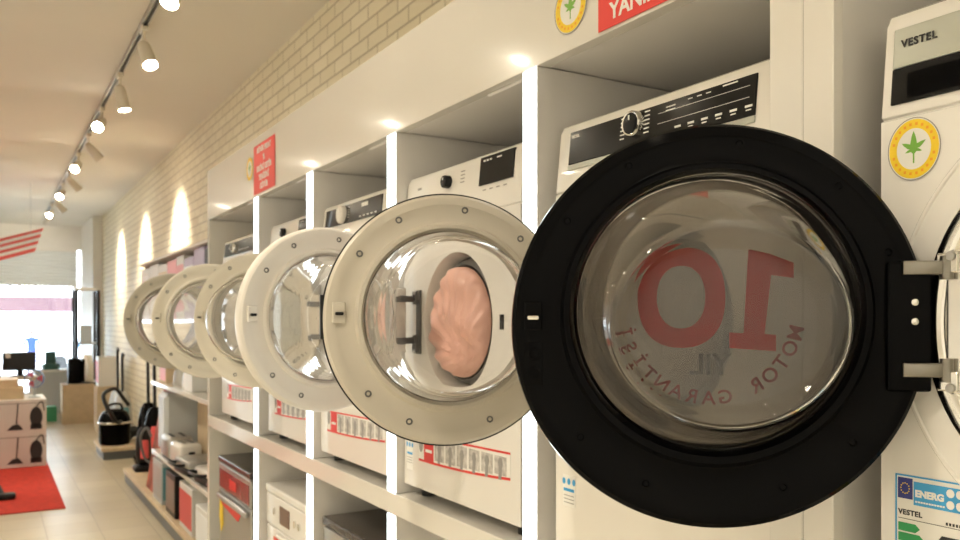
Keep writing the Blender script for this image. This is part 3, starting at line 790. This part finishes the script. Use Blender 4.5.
b = BM(); disc_x(b, -.13, H-.38, .04, .05, -.0005, .001); build('sticker', b, 'pale', dr, 30)
b = BM(); disc_x(b, -.13, H-.38, .024, .03, -.0015, .001); build('sticker_print', b, 'orange', dr, 30)
t, dr, cp, H, k = dishwasher('white dishwasher with orange sticker, middle one below the shelf', 3.105, 'enamel', 'grey_side', 'enamel', w=.58)
b = BM(); box(b, -.005, -.0015, -.02, .10, H-.13, H-.06, .001); build('display', b, 'brown', cp)
b = BM()
for y in (.17, -.09, -.14): disc_x(b, y, H-.095, .012, .014, -.0015, .006, 16)
build('buttons', b, 'chrome', cp, 40)
b = BM(); box(b, -.002, 0, -.22, .19, H-.34, H-.20, .0005, 1); st = build('advert_sticker', b, mat('orange_print', (.80, .30, .12), .5, var=.5, vscale=18), dr)
b = BM(); box(b, -.003, -.0015, .08, .18, H-.34, H-.20); build('red_print', b, 'red_print', st)
b = BM(); box(b, -.02, -.001, -.10, .10, H-.185, H-.17, .004); build('handle', b, 'enamel', dr)
t, dr, cp, H, k = dishwasher('dark-topped steel dishwasher, nearest one in view below the shelf', 2.425, 'inox', 'grey_side', 'dark_top', w=.58)
b = BM(); box(b, -.005, -.0015, -.02, .09, H-.13, H-.06, .001); build('display', b, 'panel_black', cp)
b = BM()
for y in (.15, .20, -.09, -.14): disc_x(b, y, H-.095, .010, .012, -.0015, .006, 16)
build('buttons', b, 'chrome', cp, 40)
b = BM(); box(b, -.02, -.001, -.12, .12, H-.185, H-.17, .004); build('handle', b, 'steel', dr)

# ------------------------------------------------------------------ signs and sticker on the fascia
def red_sign(label, y0, y1, z0, z1, lines, tilt=0):
    yc = (y0+y1)/2
    t = thing('paper_sign', label, 'sign', (XR-.002, yc, z0)); hw = abs(y1-y0)/2; h = z1-z0
    b = BM(); box(b, -.0012, 0, -hw, hw, 0, h, 0); build('paper', b, 'red_sign', t)
    b = BM()
    for s, size, z in lines: text_x(b, s, size, 0, z, -.0016, bold=.0010, spacing=1.0)
    build('lettering', b, 'white_ink', t)
    return t
red_sign('tall red paper sign with white lettering on the far end of the fascia', 3.472, 3.172, 2.035, 2.238,
         [('BÜYÜK FIRSAT', .030, .168), ('%', .032, .130), ('ESKİNİ GETİR', .032, .090), ('YENİSİNİ', .032, .053), ('GÖTÜR', .032, .016)])
red_sign('red paper sign cut by the top of the picture, lettering partly in view', 1.180, .925, 2.030, 2.33,
         [('YANINDA', .042, .014), ('HEMEN', .044, .085), ('SENİN', .044, .15)])
def round_sign(label, y, z, r):
    t = thing('round_sticker', label, 'sticker', (XR-.001, y, z))
    leaf_sticker(t, 0, 0, 0, r, r); return t
round_sign('yellow-rimmed leaf sticker on the fascia beside the nearer red sign', 1.266, 2.106, .050)
round_sign('yellow-rimmed leaf sticker on the fascia beside the tall red sign', 3.54, 2.158, .052)

# ------------------------------------------------------------------ gondola beyond the rack
GX = 1.07; G0 = 4.37; G1 = 8.35
g = thing('gondola_shelving', 'pale shelving unit with small appliances beyond the washer rack', 'shelving', (GX, G0, 0))
def gb(name, m, x0, x1, y0, y1, z0, z1, bev=.003):
    b = BM(); box(b, x0-GX, x1-GX, y0-G0, y1-G0, z0, z1, bev, 1); return build(name, b, m, g)
gb('base_shelf', 'pine', GX, XW-.02, G0, G1, .09, .125)
gb('base_kick', 'grey_kick', GX+.015, XW-.03, G0, G1-.02, 0, .089)
gb('back_panel', 'backpanel', XW-.045, XW-.02, G0, 7.9, .126, 1.994)
for z, x in ((.49, GX+.03), (1.035, GX+.03), (1.52, GX+.08)): gb('shelf', 'lacquer', x, XW-.046, G0, 7.86 if z > 1.2 else 6.95, z-.03, z)
gb('canopy', 'white', GX+.075, XW-.046, G0, 7.9, 1.995, 2.012)
for y in (5.66, 6.95): gb('upright', 'white', XW-.085, XW-.046, y, y+.04, .126, 1.994)
gb('end_panel', 'white', GX+.12, XW-.046, 7.86, 7.88, 1.49, 1.994)

def carton(name, label, x0, x1, y0, y1, z0, h, m, front=None, cat='box', group=None, side=None, bev=.003):
    t = thing(name, label, cat, ((x0+x1)/2, (y0+y1)/2, z0), 0, group)
    a, c = (x1-x0)/2, (y1-y0)/2
    b = BM(); box(b, -a, a, -c, c, 0, h, bev, 1); build('body', b, m, t)
    if front:
        b = BM(); box(b, -a-.002, -a+.001, -c+.01, c-.01, h*.12, h*.86, 0); build('front_print', b, front, t)
    if side:
        b = BM(); box(b, -a+.01, a-.01, -c-.002, -c+.001, h*.1, h*.9, 0); build('side_print', b, side, t)
    return t
Z1 = .126
BG = 'boxed appliances on the base shelf'
carton('appliance_box', 'steel-grey box with teal side, farthest on the base shelf', 1.10, 1.48, 6.50, 6.88, Z1, .31, 'grey_side', 'steel', group=BG, side='teal')
carton('appliance_box', 'dark glossy brown box between the teal-sided box and the red one', 1.10, 1.45, 5.98, 6.32, Z1, .30, 'black_matte', 'brown', group=BG)
carton('appliance_box', 'red and cream printed box on the base shelf', 1.10, 1.45, 5.42, 5.82, Z1, .30, 'carton_white', 'redbox', group=BG)
carton('appliance_box', 'white box on the base shelf beside the small cardboard box', 1.09, 1.42, 4.88, 5.26, Z1, .25, 'carton_white', 'film_white', group=BG)
carton('appliance_box', 'small cardboard box on the base shelf against the rack end', 1.10, 1.40, 4.50, 4.80, Z1, .17, 'carton', 'pine', group=BG)
Z2 = .4905
# small appliances on the middle shelf
def toaster(label, x, y, z, m, l=.30, w=.18, h=.17, rz=0):
    t = thing('toaster', label, 'toaster', (x, y, z), rz, 'small appliances on the middle shelf')
    b = BM(); box(b, -w/2, w/2, -l/2, l/2, .012, h, .03, 3); build('body', b, m, t, 40)
    b = BM(); box(b, -w/2+.04, -w/2+.065, -l/2+.05, l/2-.05, h-.002, h+.002); box(b, w/2-.065, w/2-.04, -l/2+.05, l/2-.05, h-.002, h+.002); build('slot', b, 'black_matte', t)
    b = BM(); box(b, -.02, .02, -l/2-.015, -l/2+.003, h*.55, h*.65, .004); build('lever', b, 'black_matte', t)
    b = BM(); box(b, -w/2+.01, w/2-.01, -l/2+.01, l/2-.01, 0, .014, .004); build('base', b, 'black_matte', t)
    return t
toaster('silver toaster at the far end of the middle shelf', 1.19, 6.40, Z2, 'steel')
toaster('white toaster on the middle shelf beside the silver one', 1.19, 6.06, Z2, 'enamel', .26, .16, .16, .1)
def sandwich_press(label, x, y, z, m, m2):
    t = thing('sandwich_press', label, 'sandwich press', (x, y, z), .1, 'small appliances on the middle shelf')
    b = BM(); box(b, -.14, .14, -.16, .16, 0, .045, .015, 2); build('base', b, m, t, 40)
    b = BM(); box(b, -.14, .14, -.16, .16, .047, .10, .02, 2); build('lid', b, m2, t, 40)
    b = BM(); tube(b, smooth_path([(-.13, -.09, .07), (-.19, -.08, .075), (-.19, .08, .075), (-.13, .09, .07)]), .010); build('handle', b, 'black_matte', t, 50)
    return t
sandwich_press('black sandwich press on the middle shelf close to the rack end', 1.27, 4.80, Z2, 'black_matte', 'black_gloss')
sandwich_press('white-lidded sandwich press on the middle shelf', 1.26, 5.25, Z2, 'black_matte', 'enamel')
sandwich_press('steel sandwich press on the middle shelf below the wrapped boxes', 1.22, 5.70, Z2, 'black_matte', 'steel')
# tall wrapped appliance behind
carton('wrapped_appliance', 'grey plastic-wrapped appliance at the far end of the middle shelf', 1.14, 1.50, 6.60, 6.90, Z2, .46, 'plastic_wrap', cat='appliance', bev=.03)
carton('cardboard_box', 'tall cardboard box standing on the middle shelf behind the toasters', 1.36, 1.60, 6.05, 6.50, Z2, .45, 'carton', cat='box')
carton('cardboard_box', 'pale wide box on the middle shelf behind the steel press', 1.39, 1.60, 5.72, 6.0, Z2, .40, 'pine', cat='box')
carton('cardboard_box', 'blue-grey box on the middle shelf behind the white-lidded press', 1.44, 1.60, 5.0, 5.6, Z2, .44, 'backpanel', cat='box')
def kettle(label, x, y, z, m, s=1.0, grp='small appliances on the upper shelf'):
    t = thing('kettle', label, 'kettle', (x, y, z), .4, grp)
    b = BM(); lathe(b, [(.075*s, .0), (.08*s, .012), (.078*s, .05*s), (.062*s, .16*s), (.052*s, .20*s)], seg=28, cap0=True, cap1=True); build('body', b, m, t, 40)
    b = BM(); lathe(b, [(.05*s, .2*s), (.04*s, .215*s), (.012, .222*s), (.012, .24*s), (.003, .243*s)], seg=20, cap1=True); build('lid', b, 'black_matte', t, 40)
    b = BM(); tube(b, smooth_path([(.055*s, 0, .185*s), (.11*s, 0, .18*s), (.12*s, 0, .10*s), (.078*s, 0, .04*s)]), .011); build('handle', b, 'black_matte', t, 50)
    b = BM(); tube(b, [(-.055*s, 0, .15*s), (-.085*s, 0, .19*s)], [.022, .012]); build('spout', b, m, t, 50)
    return t
Z3 = 1.0355
carton('appliance_box', 'small peach box on the upper shelf at its far end', 1.14, 1.34, 6.55, 6.80, Z3, .13, 'carton', 'pinkbox', group='small appliances on the upper shelf')
kettle('steel kettle on the upper shelf beside the peach box', 1.22, 6.35, Z3, 'steel', .8)
kettle('white kettle on the upper shelf', 1.22, 6.02, Z3, 'enamel', .8)
carton('appliance_box', 'white box on the upper shelf between the kettles', 1.14, 1.34, 5.62, 5.86, Z3, .13, 'carton_white', group='small appliances on the upper shelf')
kettle('black kettle on the upper shelf close to the rack end', 1.20, 4.72, Z3, 'black_gloss', .75)
kettle('green kettle on the upper shelf next to the black one', 1.20, 4.95, Z3, 'darkgreen', .6)
Z4 = 1.5205
y = 4.45
tops = [('carton', None, 'brown'), ('pinkbox', None, 'rose'), ('redbox', 'pinkbox', 'red and rose'), ('black_matte', None, 'narrow black'), ('lilac', None, 'lilac'), ('lilac', 'film_white', 'lilac and white'), ('carton_white', 'pinkbox', 'white and pink'), ('pinkbox', None, 'pink'), ('carton_white', 'pine', 'white and cream'), ('film_white', None, 'plain white'), ('carton_white', 'film_white', 'wide white')]
wds = (.20, .26, .24, .12, .30, .30, .26, .34, .36, .40, .42)
for i, (m, f, nm) in enumerate(tops):
    hh = (.44, .46, .45, .44, .46, .42, .45, .44, .43, .45, .44)[i]; wd = wds[i]
    carton('appliance_box', '%s box on the top shelf, %s from the rack end' % (nm, ORD[i]), 1.16, 1.5, y, y+wd, Z4, hh, m, f, group='boxes on the top shelf'); y += wd+.02
# ironing board leaning at the gondola's far end
t = thing('ironing_board', 'folded ironing board with red and grey cover leaning on the shelving', 'ironing board', (1.12, 7.17, .126))
b = BM(); n = 24; outl = []
for i in range(n+1):
    u = i/n; outl.append((.17*min(1, (1-u)**.5*1.35 if u > .45 else 1), u*1.05))
def bd(x): return [(x+.17*z/1.05*1.0, w_, z) for w_, z in outl] + [(x+.17*z/1.05, -w_, z) for w_, z in outl[::-1]]
loft(b, [bd(0), bd(.03)]); build('cover', b, mat('red_grey_cover', (.40, .12, .09), .8, var=.7, vscale=5), t, 40)
b = BM(); tube(b, [(.06, .10, 0), (.23, .05, .95)], .010); tube(b, [(.06, -.10, 0), (.23, -.05, .95)], .010); build('legs', b, 'steel', t, 40)

def canister_vac(label, x, y, z, m, rz=0, s=1.0, wand=True):
    t = thing('vacuum_cleaner', label, 'vacuum cleaner', (x, y, z), rz, 'vacuum cleaners on display')
    b = BM()
    rings = []
    for i in range(13):
        u = i/12; xx = -.20+.40*u; r = .13*math.sqrt(max(0, 1-(2*u-1)**2*.96)); zc = .14+.02*u
        rings.append([(s*xx, s*r*.95*math.cos(2*PI*k/24), s*(zc+r*.85*math.sin(2*PI*k/24))) for k in range(24)])
    loft(b, rings); build('body', b, m, t, 60)
    for sy in (-1, 1):
        b = BM(); lathe(b, [(.07*s, -.02*s), (.075*s, 0), (.07*s, .02*s)], (-.08*s, sy*.125*s, .075*s), (0, 1, 0), 20, True, True); build('wheel', b, 'black_matte', t, 40)
    b = BM(); tube(b, smooth_path([(-.08*s, 0, .26*s), (0, 0, .33*s), (.10*s, 0, .25*s)]), .013*s); build('handle', b, 'chrome', t, 50)
    if wand:
        b = BM(); tube(b, smooth_path([(.19*s, 0, .17*s), (.34*s, .05, .25*s), (.32*s, .1, .55*s), (.15*s, .1, .72*s), (.05*s, .09, .60*s)], 8), .018*s); build('hose', b, 'grey_kick', t, 50)
    return t
canister_vac('black canister vacuum on the far end of the pale base shelf', 1.30, 7.62, .126, 'black_gloss', 1.9, .62)
def upright_vac(label, x, y, z, m, acc, h=1.0, rz=0):
    t = thing('upright_vacuum', label, 'vacuum cleaner', (x, y, z), rz, 'vacuum cleaners on display')
    b = BM(); box(b, -.15, .15, -.13, .13, 0, .09, .03, 2); build('floor_head', b, m, t, 40)
    b = BM(); lathe(b, [(.06, .08), (.10, .13), (.115, .25), (.105, .45), (.08, .58), (.04, .64)], (0, .05, 0), (0, .08, 1), 24, True, True); build('body', b, m, t, 50)
    b = BM(); lathe(b, [(.055, .16), (.06, .2), (.06, .40), (.05, .43)], (0, -.06, .03), (0, .08, 1), 20, True, True); build('dust_cup', b, acc, t, 40)
    b = BM(); tube(b, smooth_path([(0, .1, .6), (0, .14, h-.15), (0, .12, h), (0, .04, h-.02)]), .016); build('handle', b, 'black_matte', t, 50)
    return t
upright_vac('black upright vacuum with red cup standing on the far end of the base shelf', 1.22, 8.1, .126, 'black_matte', 'redbox', .95).scale = (.62, .62, .62)
# plinth with the big black vacuum
carton('display_plinth', 'low pale wood plinth with dark kick beyond the shelving', 1.03, 1.55, 9.70, 10.45, .09, .04, 'pine', cat='plinth')
b = BM(); box(b, 1.05, 1.53, 9.73, 10.42, 0, .0895); o = build('plinth_kick', b, 'grey_kick')
pl = [q for q in COL.objects if q.name.startswith('display_plinth')][0]
o.parent = pl; o.matrix_parent_inverse = Matrix.Translation(-Vector(pl.location))
def wet_vac(label, x, y, z):
    t = thing('drum_vacuum', label, 'vacuum cleaner', (x, y, z), .3, 'vacuum cleaners on display')
    b = BM(); lathe(b, [(.15, 0), (.165, .03), (.165, .22), (.17, .25), (.16, .30), (.13, .36), (.07, .39), (.02, .395)], seg=32, cap0=True, cap1=True); build('drum', b, 'black_gloss', t, 40)
    b = BM(); lathe(b, [(.172, .235), (.178, .245), (.172, .256)], seg=32); build('clamp_ring', b, 'chrome', t, 40)
    b = BM(); tube(b, smooth_path([(-.09, 0, .36), (-.06, 0, .44), (.06, 0, .44), (.09, 0, .36)]), .014); build('handle', b, 'black_matte', t, 50)
    b = BM(); tube(b, smooth_path([(0, -.15, .26), (-.12, -.26, .30), (-.18, -.12, .55), (0, .0, .62), (.12, .05, .50), (.16, .0, .42)], 8), .022); build('hose', b, 'black_matte', t, 50)
    return t
upright_vac('tall black upright vacuum between the plinth and the shelving end', 1.43, 8.72, 0, 'black_gloss', 'redbox', 1.28)
wet_vac('big black drum vacuum with hose on the low plinth', 1.20, 10.02, .1305)
canister_vac('small black canister vacuum on the plinth beside the drum vacuum', 1.40, 10.28, .1305, 'black_matte', .2, .6, False)
upright_vac('silver upright vacuum standing behind the plinth', 1.40, 10.85, 0, 'steel', 'teal', 1.1)
upright_vac('grey upright vacuum with blue cup behind the silver one', 1.42, 11.45, 0, 'grey_side', 'blue_plastic', 1.15)
upright_vac('black upright vacuum hanging back against the brick wall beyond the shelving', 1.45, 9.25, 0, 'black_gloss', 'grey_side', 1.2)
# tall glass display cabinets by the entrance
def display_case(label, x0, x1, y0, y1, h):
    t = thing('display_cabinet', label, 'cabinet', ((x0+x1)/2, (y0+y1)/2, 0)); a, c = (x1-x0)/2, (y1-y0)/2
    for sx in (-1, 1):
        for sy in (-1, 1):
            b = BM(); box(b, sx*a-.025, sx*a+.025, sy*c-.025, sy*c+.025, 0, h, .003, 1); build('post', b, 'black_matte', t)
    for z in (.55, 1.15):
        b = BM(); box(b, -a+.026, a-.026, -c+.026, c-.026, z, z+.03, .002, 1); build('shelf', b, 'white', t)
    b = BM(); box(b, -a+.0, a, -c, c, h, h+.04, .003, 1); build('top', b, 'white', t)
    b = BM(); box(b, -a+.026, a-.026, -c-.003, -c+.003, .58, h-.01); build('glass_front', b, 'window_glass', t)
    b = BM(); box(b, -a, a, -c, c, 0.001, .12); build('base', b, 'black_matte', t)
    return t
display_case('tall black-framed glass cabinet near the street window', 1.15, 1.46, 14.2, 14.7, 2.0)
# items in the case kept simple: small boxes on its shelves
for i, (z, m, nm) in enumerate(((.581, 'pinkbox', 'pink'), (1.181, 'film_white', 'pale'))):
    carton('appliance_box', 'small %s box inside the glass cabinet' % nm, 1.22, 1.38, 14.34, 14.56, z, .26, m, cat='box')
carton('appliance_box', 'brown box on the floor between cabinet and vacuums', 1.24, 1.5, 12.2, 12.6, 0, .62, 'carton', cat='box')
carton('appliance_box', 'white boxed appliance stacked on the brown floor box', 1.26, 1.5, 12.22, 12.58, .6205, .40, 'carton_white', 'redbox', cat='box')

# cardboard carton on the floor with a black and chrome appliance on top
carton('cardboard_box', 'plain cardboard box on the floor in front of the grey counter', .90, 1.33, 13.4, 13.85, 0, .58, 'carton', cat='box')
t = thing('coffee_machine', 'black and chrome coffee machine on the cardboard box', 'coffee machine', (1.14, 13.62, .5805))
b = BM(); box(b, -.16, .02, -.13, .13, 0, .38, .02, 2); build('body', b, 'black_gloss', t, 40)
b = BM(); lathe(b, [(.08, .02), (.09, .1), (.085, .3), (.06, .42)], (.11, 0, 0), (0, 0, 1), 24, True, True); build('jug', b, 'chrome', t, 40)
b = BM(); box(b, -.16, .18, -.13, .13, 0.0005, .018, .004); build('base', b, 'black_matte', t)
# grey service counter
t = thing('service_counter', 'pale grey service counter in front of the street window', 'counter', (1.05, 15.4, 0))
b = BM(); box(b, -.42, .40, -.25, .25, 0, .68, .004, 1); build('body', b, 'counter', t)
b = BM(); box(b, -.45, .43, -.28, .28, .68, .71, .004, 1); build('top', b, 'white', t)
t = thing('card_terminal', 'dark green desk device standing on the grey counter', 'device', (.86, 15.4, .7105), .2)
b = BM(); box(b, -.12, .12, -.09, .09, 0, .10, .02, 2); build('base', b, 'darkgreen', t, 40)
b = BM(); box(b, -.08, .08, -.02, .03, .10, .30, .01, 2); build('screen', b, 'darkgreen', t, 40)
carton('crate', 'green crate on the floor beside the cardboard box', .62, .86, 13.9, 14.2, 0, .22, 'green_pot', cat='crate')

# ------------------------------------------------------------------ red carpet with cartons
b = BM(); box(b, -2.0, .52, 7.37, 10.3, .0005, .010, .003, 1); tag(build('carpet', b, 'carpet'), 'red carpet on the tiled floor under the printed cartons', 'carpet')
def vac_picture(parent, x, z, y, s):
    b = BM(); sg = 20
    loft(b, [[(x+.055*s*math.cos(2*PI*i/sg), yy, z+s*(.10+.10*math.sin(2*PI*i/sg))) for i in range(sg)] for yy in (y, y-.002)])
    box(b, x-.05*s, x+.05*s, y-.002, y, z-.02*s, z+.03*s)
    tube(b, smooth_path([(x, y-.001, z+.2*s), (x+.05*s, y-.001, z+.25*s), (x+.07*s, y-.001, z+.16*s)]), .006*s, 6)
    tube(b, [(x-.17*s, y-.001, z+.02*s), (x-.155*s, y-.001, z+.24*s)], .006*s, 6)
    prism(b, [(x-.25*s, z-.02*s), (x-.11*s, z-.02*s), (x-.15*s, z+.035*s), (x-.2*s, z+.03*s)], 'y', y, y-.002)
    build('vacuum_picture', b, 'ink', parent)
ZC0 = .0105
for i in range(2):
    t = thing('printed_carton', 'white carton printed with a vacuum, %s on the red carpet' % ('bottom of the stack standing' if i == 0 else 'top of the stack'), 'box', (.03, 9.95, ZC0+i*.3455), 0, 'cartons stacked on the carpet')
    b = BM(); box(b, -.52, .47, -.33, .33, 0, .345, .003, 1); build('body', b, 'carton_white', t)
    vac_picture(t, .375, .06, -.331, 1.05)
    b = BM()
    for z, w_ in ((.25, .30), (.10, .22)): box(b, -.5, -.5+w_+.25, -.3325, -.330, z, z+.045)
    build('red_print', b, 'pinkbox', t)
    b = BM(); box(b, -.52, .47, -.332, -.330, .305, .312); build('seam_print', b, 'grey_ink', t)
ZJ = ZC0+2*.3455
carton('shallow_carton', 'open shallow cardboard box on top of the printed cartons', -.45, .30, 9.72, 10.15, ZJ, .12, 'carton', cat='box')
carton('shallow_carton', 'flat cardboard box lying on the shallow one', -.40, .25, 9.76, 10.1, ZJ+.1205, .08, 'pine', cat='box')
t = thing('desk_fan', 'small red and blue desk fan on the printed cartons', 'fan', (.40, 9.85, ZJ), -.3)
b = BM(); lathe(b, [(.06, 0), (.055, .015), (.015, .025), (.012, .16)], seg=20, cap0=True, cap1=True); build('stand', b, 'grey_side', t, 40)
b = BM()
for i in range(3):
    a = 2*PI*i/3
    for q in range(1): prism(b, [(.015*math.cos(a), .20+.015*math.sin(a)), (.085*math.cos(a-.4), .20+.085*math.sin(a-.4)), (.085*math.cos(a+.5), .20+.085*math.sin(a+.5))], 'y', -.02, -.012)
build('blade', b, 'redbox', t)
b = BM()
for r in (.09, .06, .03): lathe(b, [(r+.003, -.03), (r, -.027), (r-.003, -.03), (r, -.033), (r+.003, -.03)], (0, 0, .2), (0, 1, 0), 24)
lathe(b, [(.094, -.033), (.094, .02)], (0, 0, .2), (0, 1, 0), 24); build('guard', b, 'blue_plastic', t, 40)
# vacuum floor tube reaching in from the left
t = thing('vacuum_wand', 'black vacuum wand with floor nozzle lying on the red carpet', 'vacuum wand', (.085, 7.95, .0105))
b = BM(); tube(b, [(-.01, .10, .05), (-.30, .55, .55)], .018); build('tube', b, 'black_matte', t, 50)
b = BM(); box(b, -.06, .10, -.05, .05, 0, .055, .02, 2); tube(b, [(.0, .0, .03), (-.03, .13, .085)], .024); build('nozzle', b, 'black_matte', t, 40)
# desk with the monitor
t = thing('office_desk', 'pale desk behind the cartons near the window', 'desk', (.15, 13.3, 0))
b = BM(); box(b, -.9, .42, -.35, .35, .70, .735, .004, 1); build('top', b, 'pine', t)
for sx in (-.84, .36):
    for sy in (-.3, .3):
        b = BM(); box(b, sx-.03, sx+.03, sy-.03, sy+.03, 0, .70); build('leg', b, 'white', t)
t = thing('monitor', 'black monitor standing on the pale desk', 'monitor', (.36, 13.3, .7355))
b = BM(); box(b, -.22, .19, -.03, .02, .08, .34, .008, 1); build('screen', b, 'screen', t)
b = BM(); box(b, -.04, .04, .0, .03, .01, .12, .004, 1); box(b, -.12, .12, -.08, .10, 0, .012, .004, 1); build('stand', b, 'black_matte', t)
b = BM(); box(b, -.18, -.12, -.033, -.030, .26, .33); build('note', b, 'paper', t)
t = thing('tower_fan', 'dark tower fan standing at the left edge behind the cartons', 'fan', (.02, 11.3, 0))
b = BM(); lathe(b, [(.15, 0), (.14, .02), (.06, .04)], seg=24, cap0=True, cap1=True); build('base', b, 'black_matte', t, 40)
b = BM(); lathe(b, [(.07, .035), (.085, .08), (.085, 1.25), (.07, 1.30)], seg=24, cap0=True, cap1=True); build('column', b, 'black_gloss', t, 40)
b = BM()
for i in range(7): box(b, -.05+.0155*i, -.044+.0155*i, -.09, -.075, .25, 1.15)
build('grille', b, 'grey_kick', t)

# striped awning banner hanging by the track
t = thing('striped_banner', 'red and white striped banner hung below the ceiling at upper left', 'banner', (0, 12.2, 2.35))
cols = ['red_sign', 'film_white', 'red_sign', 'film_white', 'red_sign', 'film_white', 'red_sign']
for i, m in enumerate(cols):
    u0, u1 = i/7, (i+1)/7
    def pz(u, x): return (x, .9*(u-.5)*-1.0, .42-.34*u + .34*(x-.6))
    xr = .62-.14*u0; xr2 = .62-.14*u1
    b = BM()
    loft(b, [[pz(u0, -1.5), pz(u1, -1.5), (pz(u1, -1.5)[0], pz(u1, -1.5)[1], pz(u1, -1.5)[2]+.006), (pz(u0, -1.5)[0], pz(u0, -1.5)[1], pz(u0, -1.5)[2]+.006)],
             [pz(u0, xr), pz(u1, xr2), (pz(u1, xr2)[0], pz(u1, xr2)[1], pz(u1, xr2)[2]+.006), (pz(u0, xr)[0], pz(u0, xr)[1], pz(u0, xr)[2]+.006)]])
    build('stripe', b, m, t)
b = BM()
for x in (-1.2, .45):
    cyl(b, (x, .0, .30), (x, .0, CEIL-2.35), .003, seg=6)
build('cord', b, 'steel', t)

# ------------------------------------------------------------------ outside: passer-by and parked car
def person(label, x, y, z, h=1.7):
    me = bpy.data.meshes.new('person')
    J = {'pel': (0, 0, .95), 'bel': (0, 0, 1.1), 'che': (0, .01, 1.32), 'nec': (0, 0, 1.48), 'hea': (0, -.01, 1.60), 'top': (0, 0, 1.70),
         'sl': (-.18, 0, 1.42), 'el': (-.24, .02, 1.14), 'wl': (-.22, -.08, .90), 'sr': (.18, 0, 1.42), 'er': (.25, .0, 1.15), 'wr': (.20, -.14, .98),
         'hl': (-.09, 0, .90), 'kl': (-.10, -.06, .50), 'al': (-.10, .06, .09), 'tl': (-.10, -.12, .04), 'hr': (.09, 0, .90), 'kr': (.10, -.02, .50), 'ar': (.10, .0, .09), 'tr': (.10, -.17, .04)}
    ed = [('pel', 'bel'), ('bel', 'che'), ('che', 'nec'), ('nec', 'hea'), ('hea', 'top'), ('che', 'sl'), ('sl', 'el'), ('el', 'wl'), ('che', 'sr'), ('sr', 'er'), ('er', 'wr'), ('pel', 'hl'), ('hl', 'kl'), ('kl', 'al'), ('al', 'tl'), ('pel', 'hr'), ('hr', 'kr'), ('kr', 'ar'), ('ar', 'tr')]
    rad = dict(pel=.14, bel=.13, che=.15, nec=.055, hea=.095, top=.07, sl=.07, el=.045, wl=.03, sr=.07, er=.045, wr=.03, hl=.095, kl=.06, al=.04, tl=.035, hr=.095, kr=.06, ar=.04, tr=.035)
    ks = list(J); me.from_pydata([J[q] for q in ks], [(ks.index(a), ks.index(c)) for a, c in ed], [])
    o = bpy.data.objects.new('person', me); COL.objects.link(o); o.location = (x, y, z)
    md = o.modifiers.new('skin', 'SKIN'); o.modifiers.new('sub', 'SUBSURF').levels = 1
    o.modifiers['sub'].render_levels = 1
    for i, q in enumerate(ks):
        v = me.skin_vertices[0].data[i]; v.radius = (rad[q]*1.0, rad[q]*.85); v.use_root = (q == 'pel')
    # body as a fixed mesh with clothing colours by height
    dg = bpy.context.evaluated_depsgraph_get(); dg.update()
    m2 = bpy.data.meshes.new_from_object(o.evaluated_get(dg)); bpy.data.objects.remove(o)
    m2.materials.clear()
    for q in ('skin', 'blue_cloth', 'navy', 'hair', 'black_matte'): m2.materials.append(M[q])
    for p in m2.polygons:
        c = p.center; p.use_smooth = True
        if c.z > 1.60 or (c.z > 1.54 and c.y > .03): p.material_index = 3
        elif c.z > 1.47: p.material_index = 0
        elif abs(c.x) > .15 and c.z < 1.12: p.material_index = 0
        elif c.z > .95: p.material_index = 1
        elif c.z > .09: p.material_index = 2
        else: p.material_index = 4
    o = bpy.data.objects.new('person', m2); COL.objects.link(o); o.location = (x, y, z)
    return tag(o, label, 'person')
person('person in a blue shirt walking on the pavement outside the window', 1.25, 33.0, -.5)
t = thing('car', 'white car with bluish windows parked outside the street window', 'car', (3.75, 38.0, -.5), 0)
b = BM(); pr = [(-2.1, .28), (-2.15, .62), (-1.95, .82), (-1.1, .92), (1.75, .95), (2.05, .8), (2.1, .3)]
loft(b, [[(p[0], -.84, p[1]) for p in pr], [(p[0], .84, p[1]) for p in pr]]); build('body', b, 'car_paint', t, 30, bev=.05)
b = BM(); pr = [(-1.15, .90), (-.45, 1.42), (1.1, 1.45), (1.75, .93)]
loft(b, [[(p[0], -.76, p[1]) for p in pr], [(p[0], .76, p[1]) for p in pr]]); build('cabin', b, 'car_paint', t, 30, bev=.04)
b = BM(); prism(b, [(-.92, .96), (-.40, 1.36), (.28, 1.37), (.28, .96)], 'y', -.775, -.755); prism(b, [(.36, .96), (.36, 1.37), (1.02, 1.38), (1.45, .97)], 'y', -.775, -.755); build('window', b, 'car_glass', t)
for wx in (-1.35, 1.35):
    for sy in (-.82, .82):
        b = BM(); lathe(b, [(.20, -.09), (.31, -.08), (.32, 0), (.31, .08), (.20, .09)], (wx, sy, .32), (0, 1, 0), 28, True, True); build('wheel', b, 'tyre', t, 40)
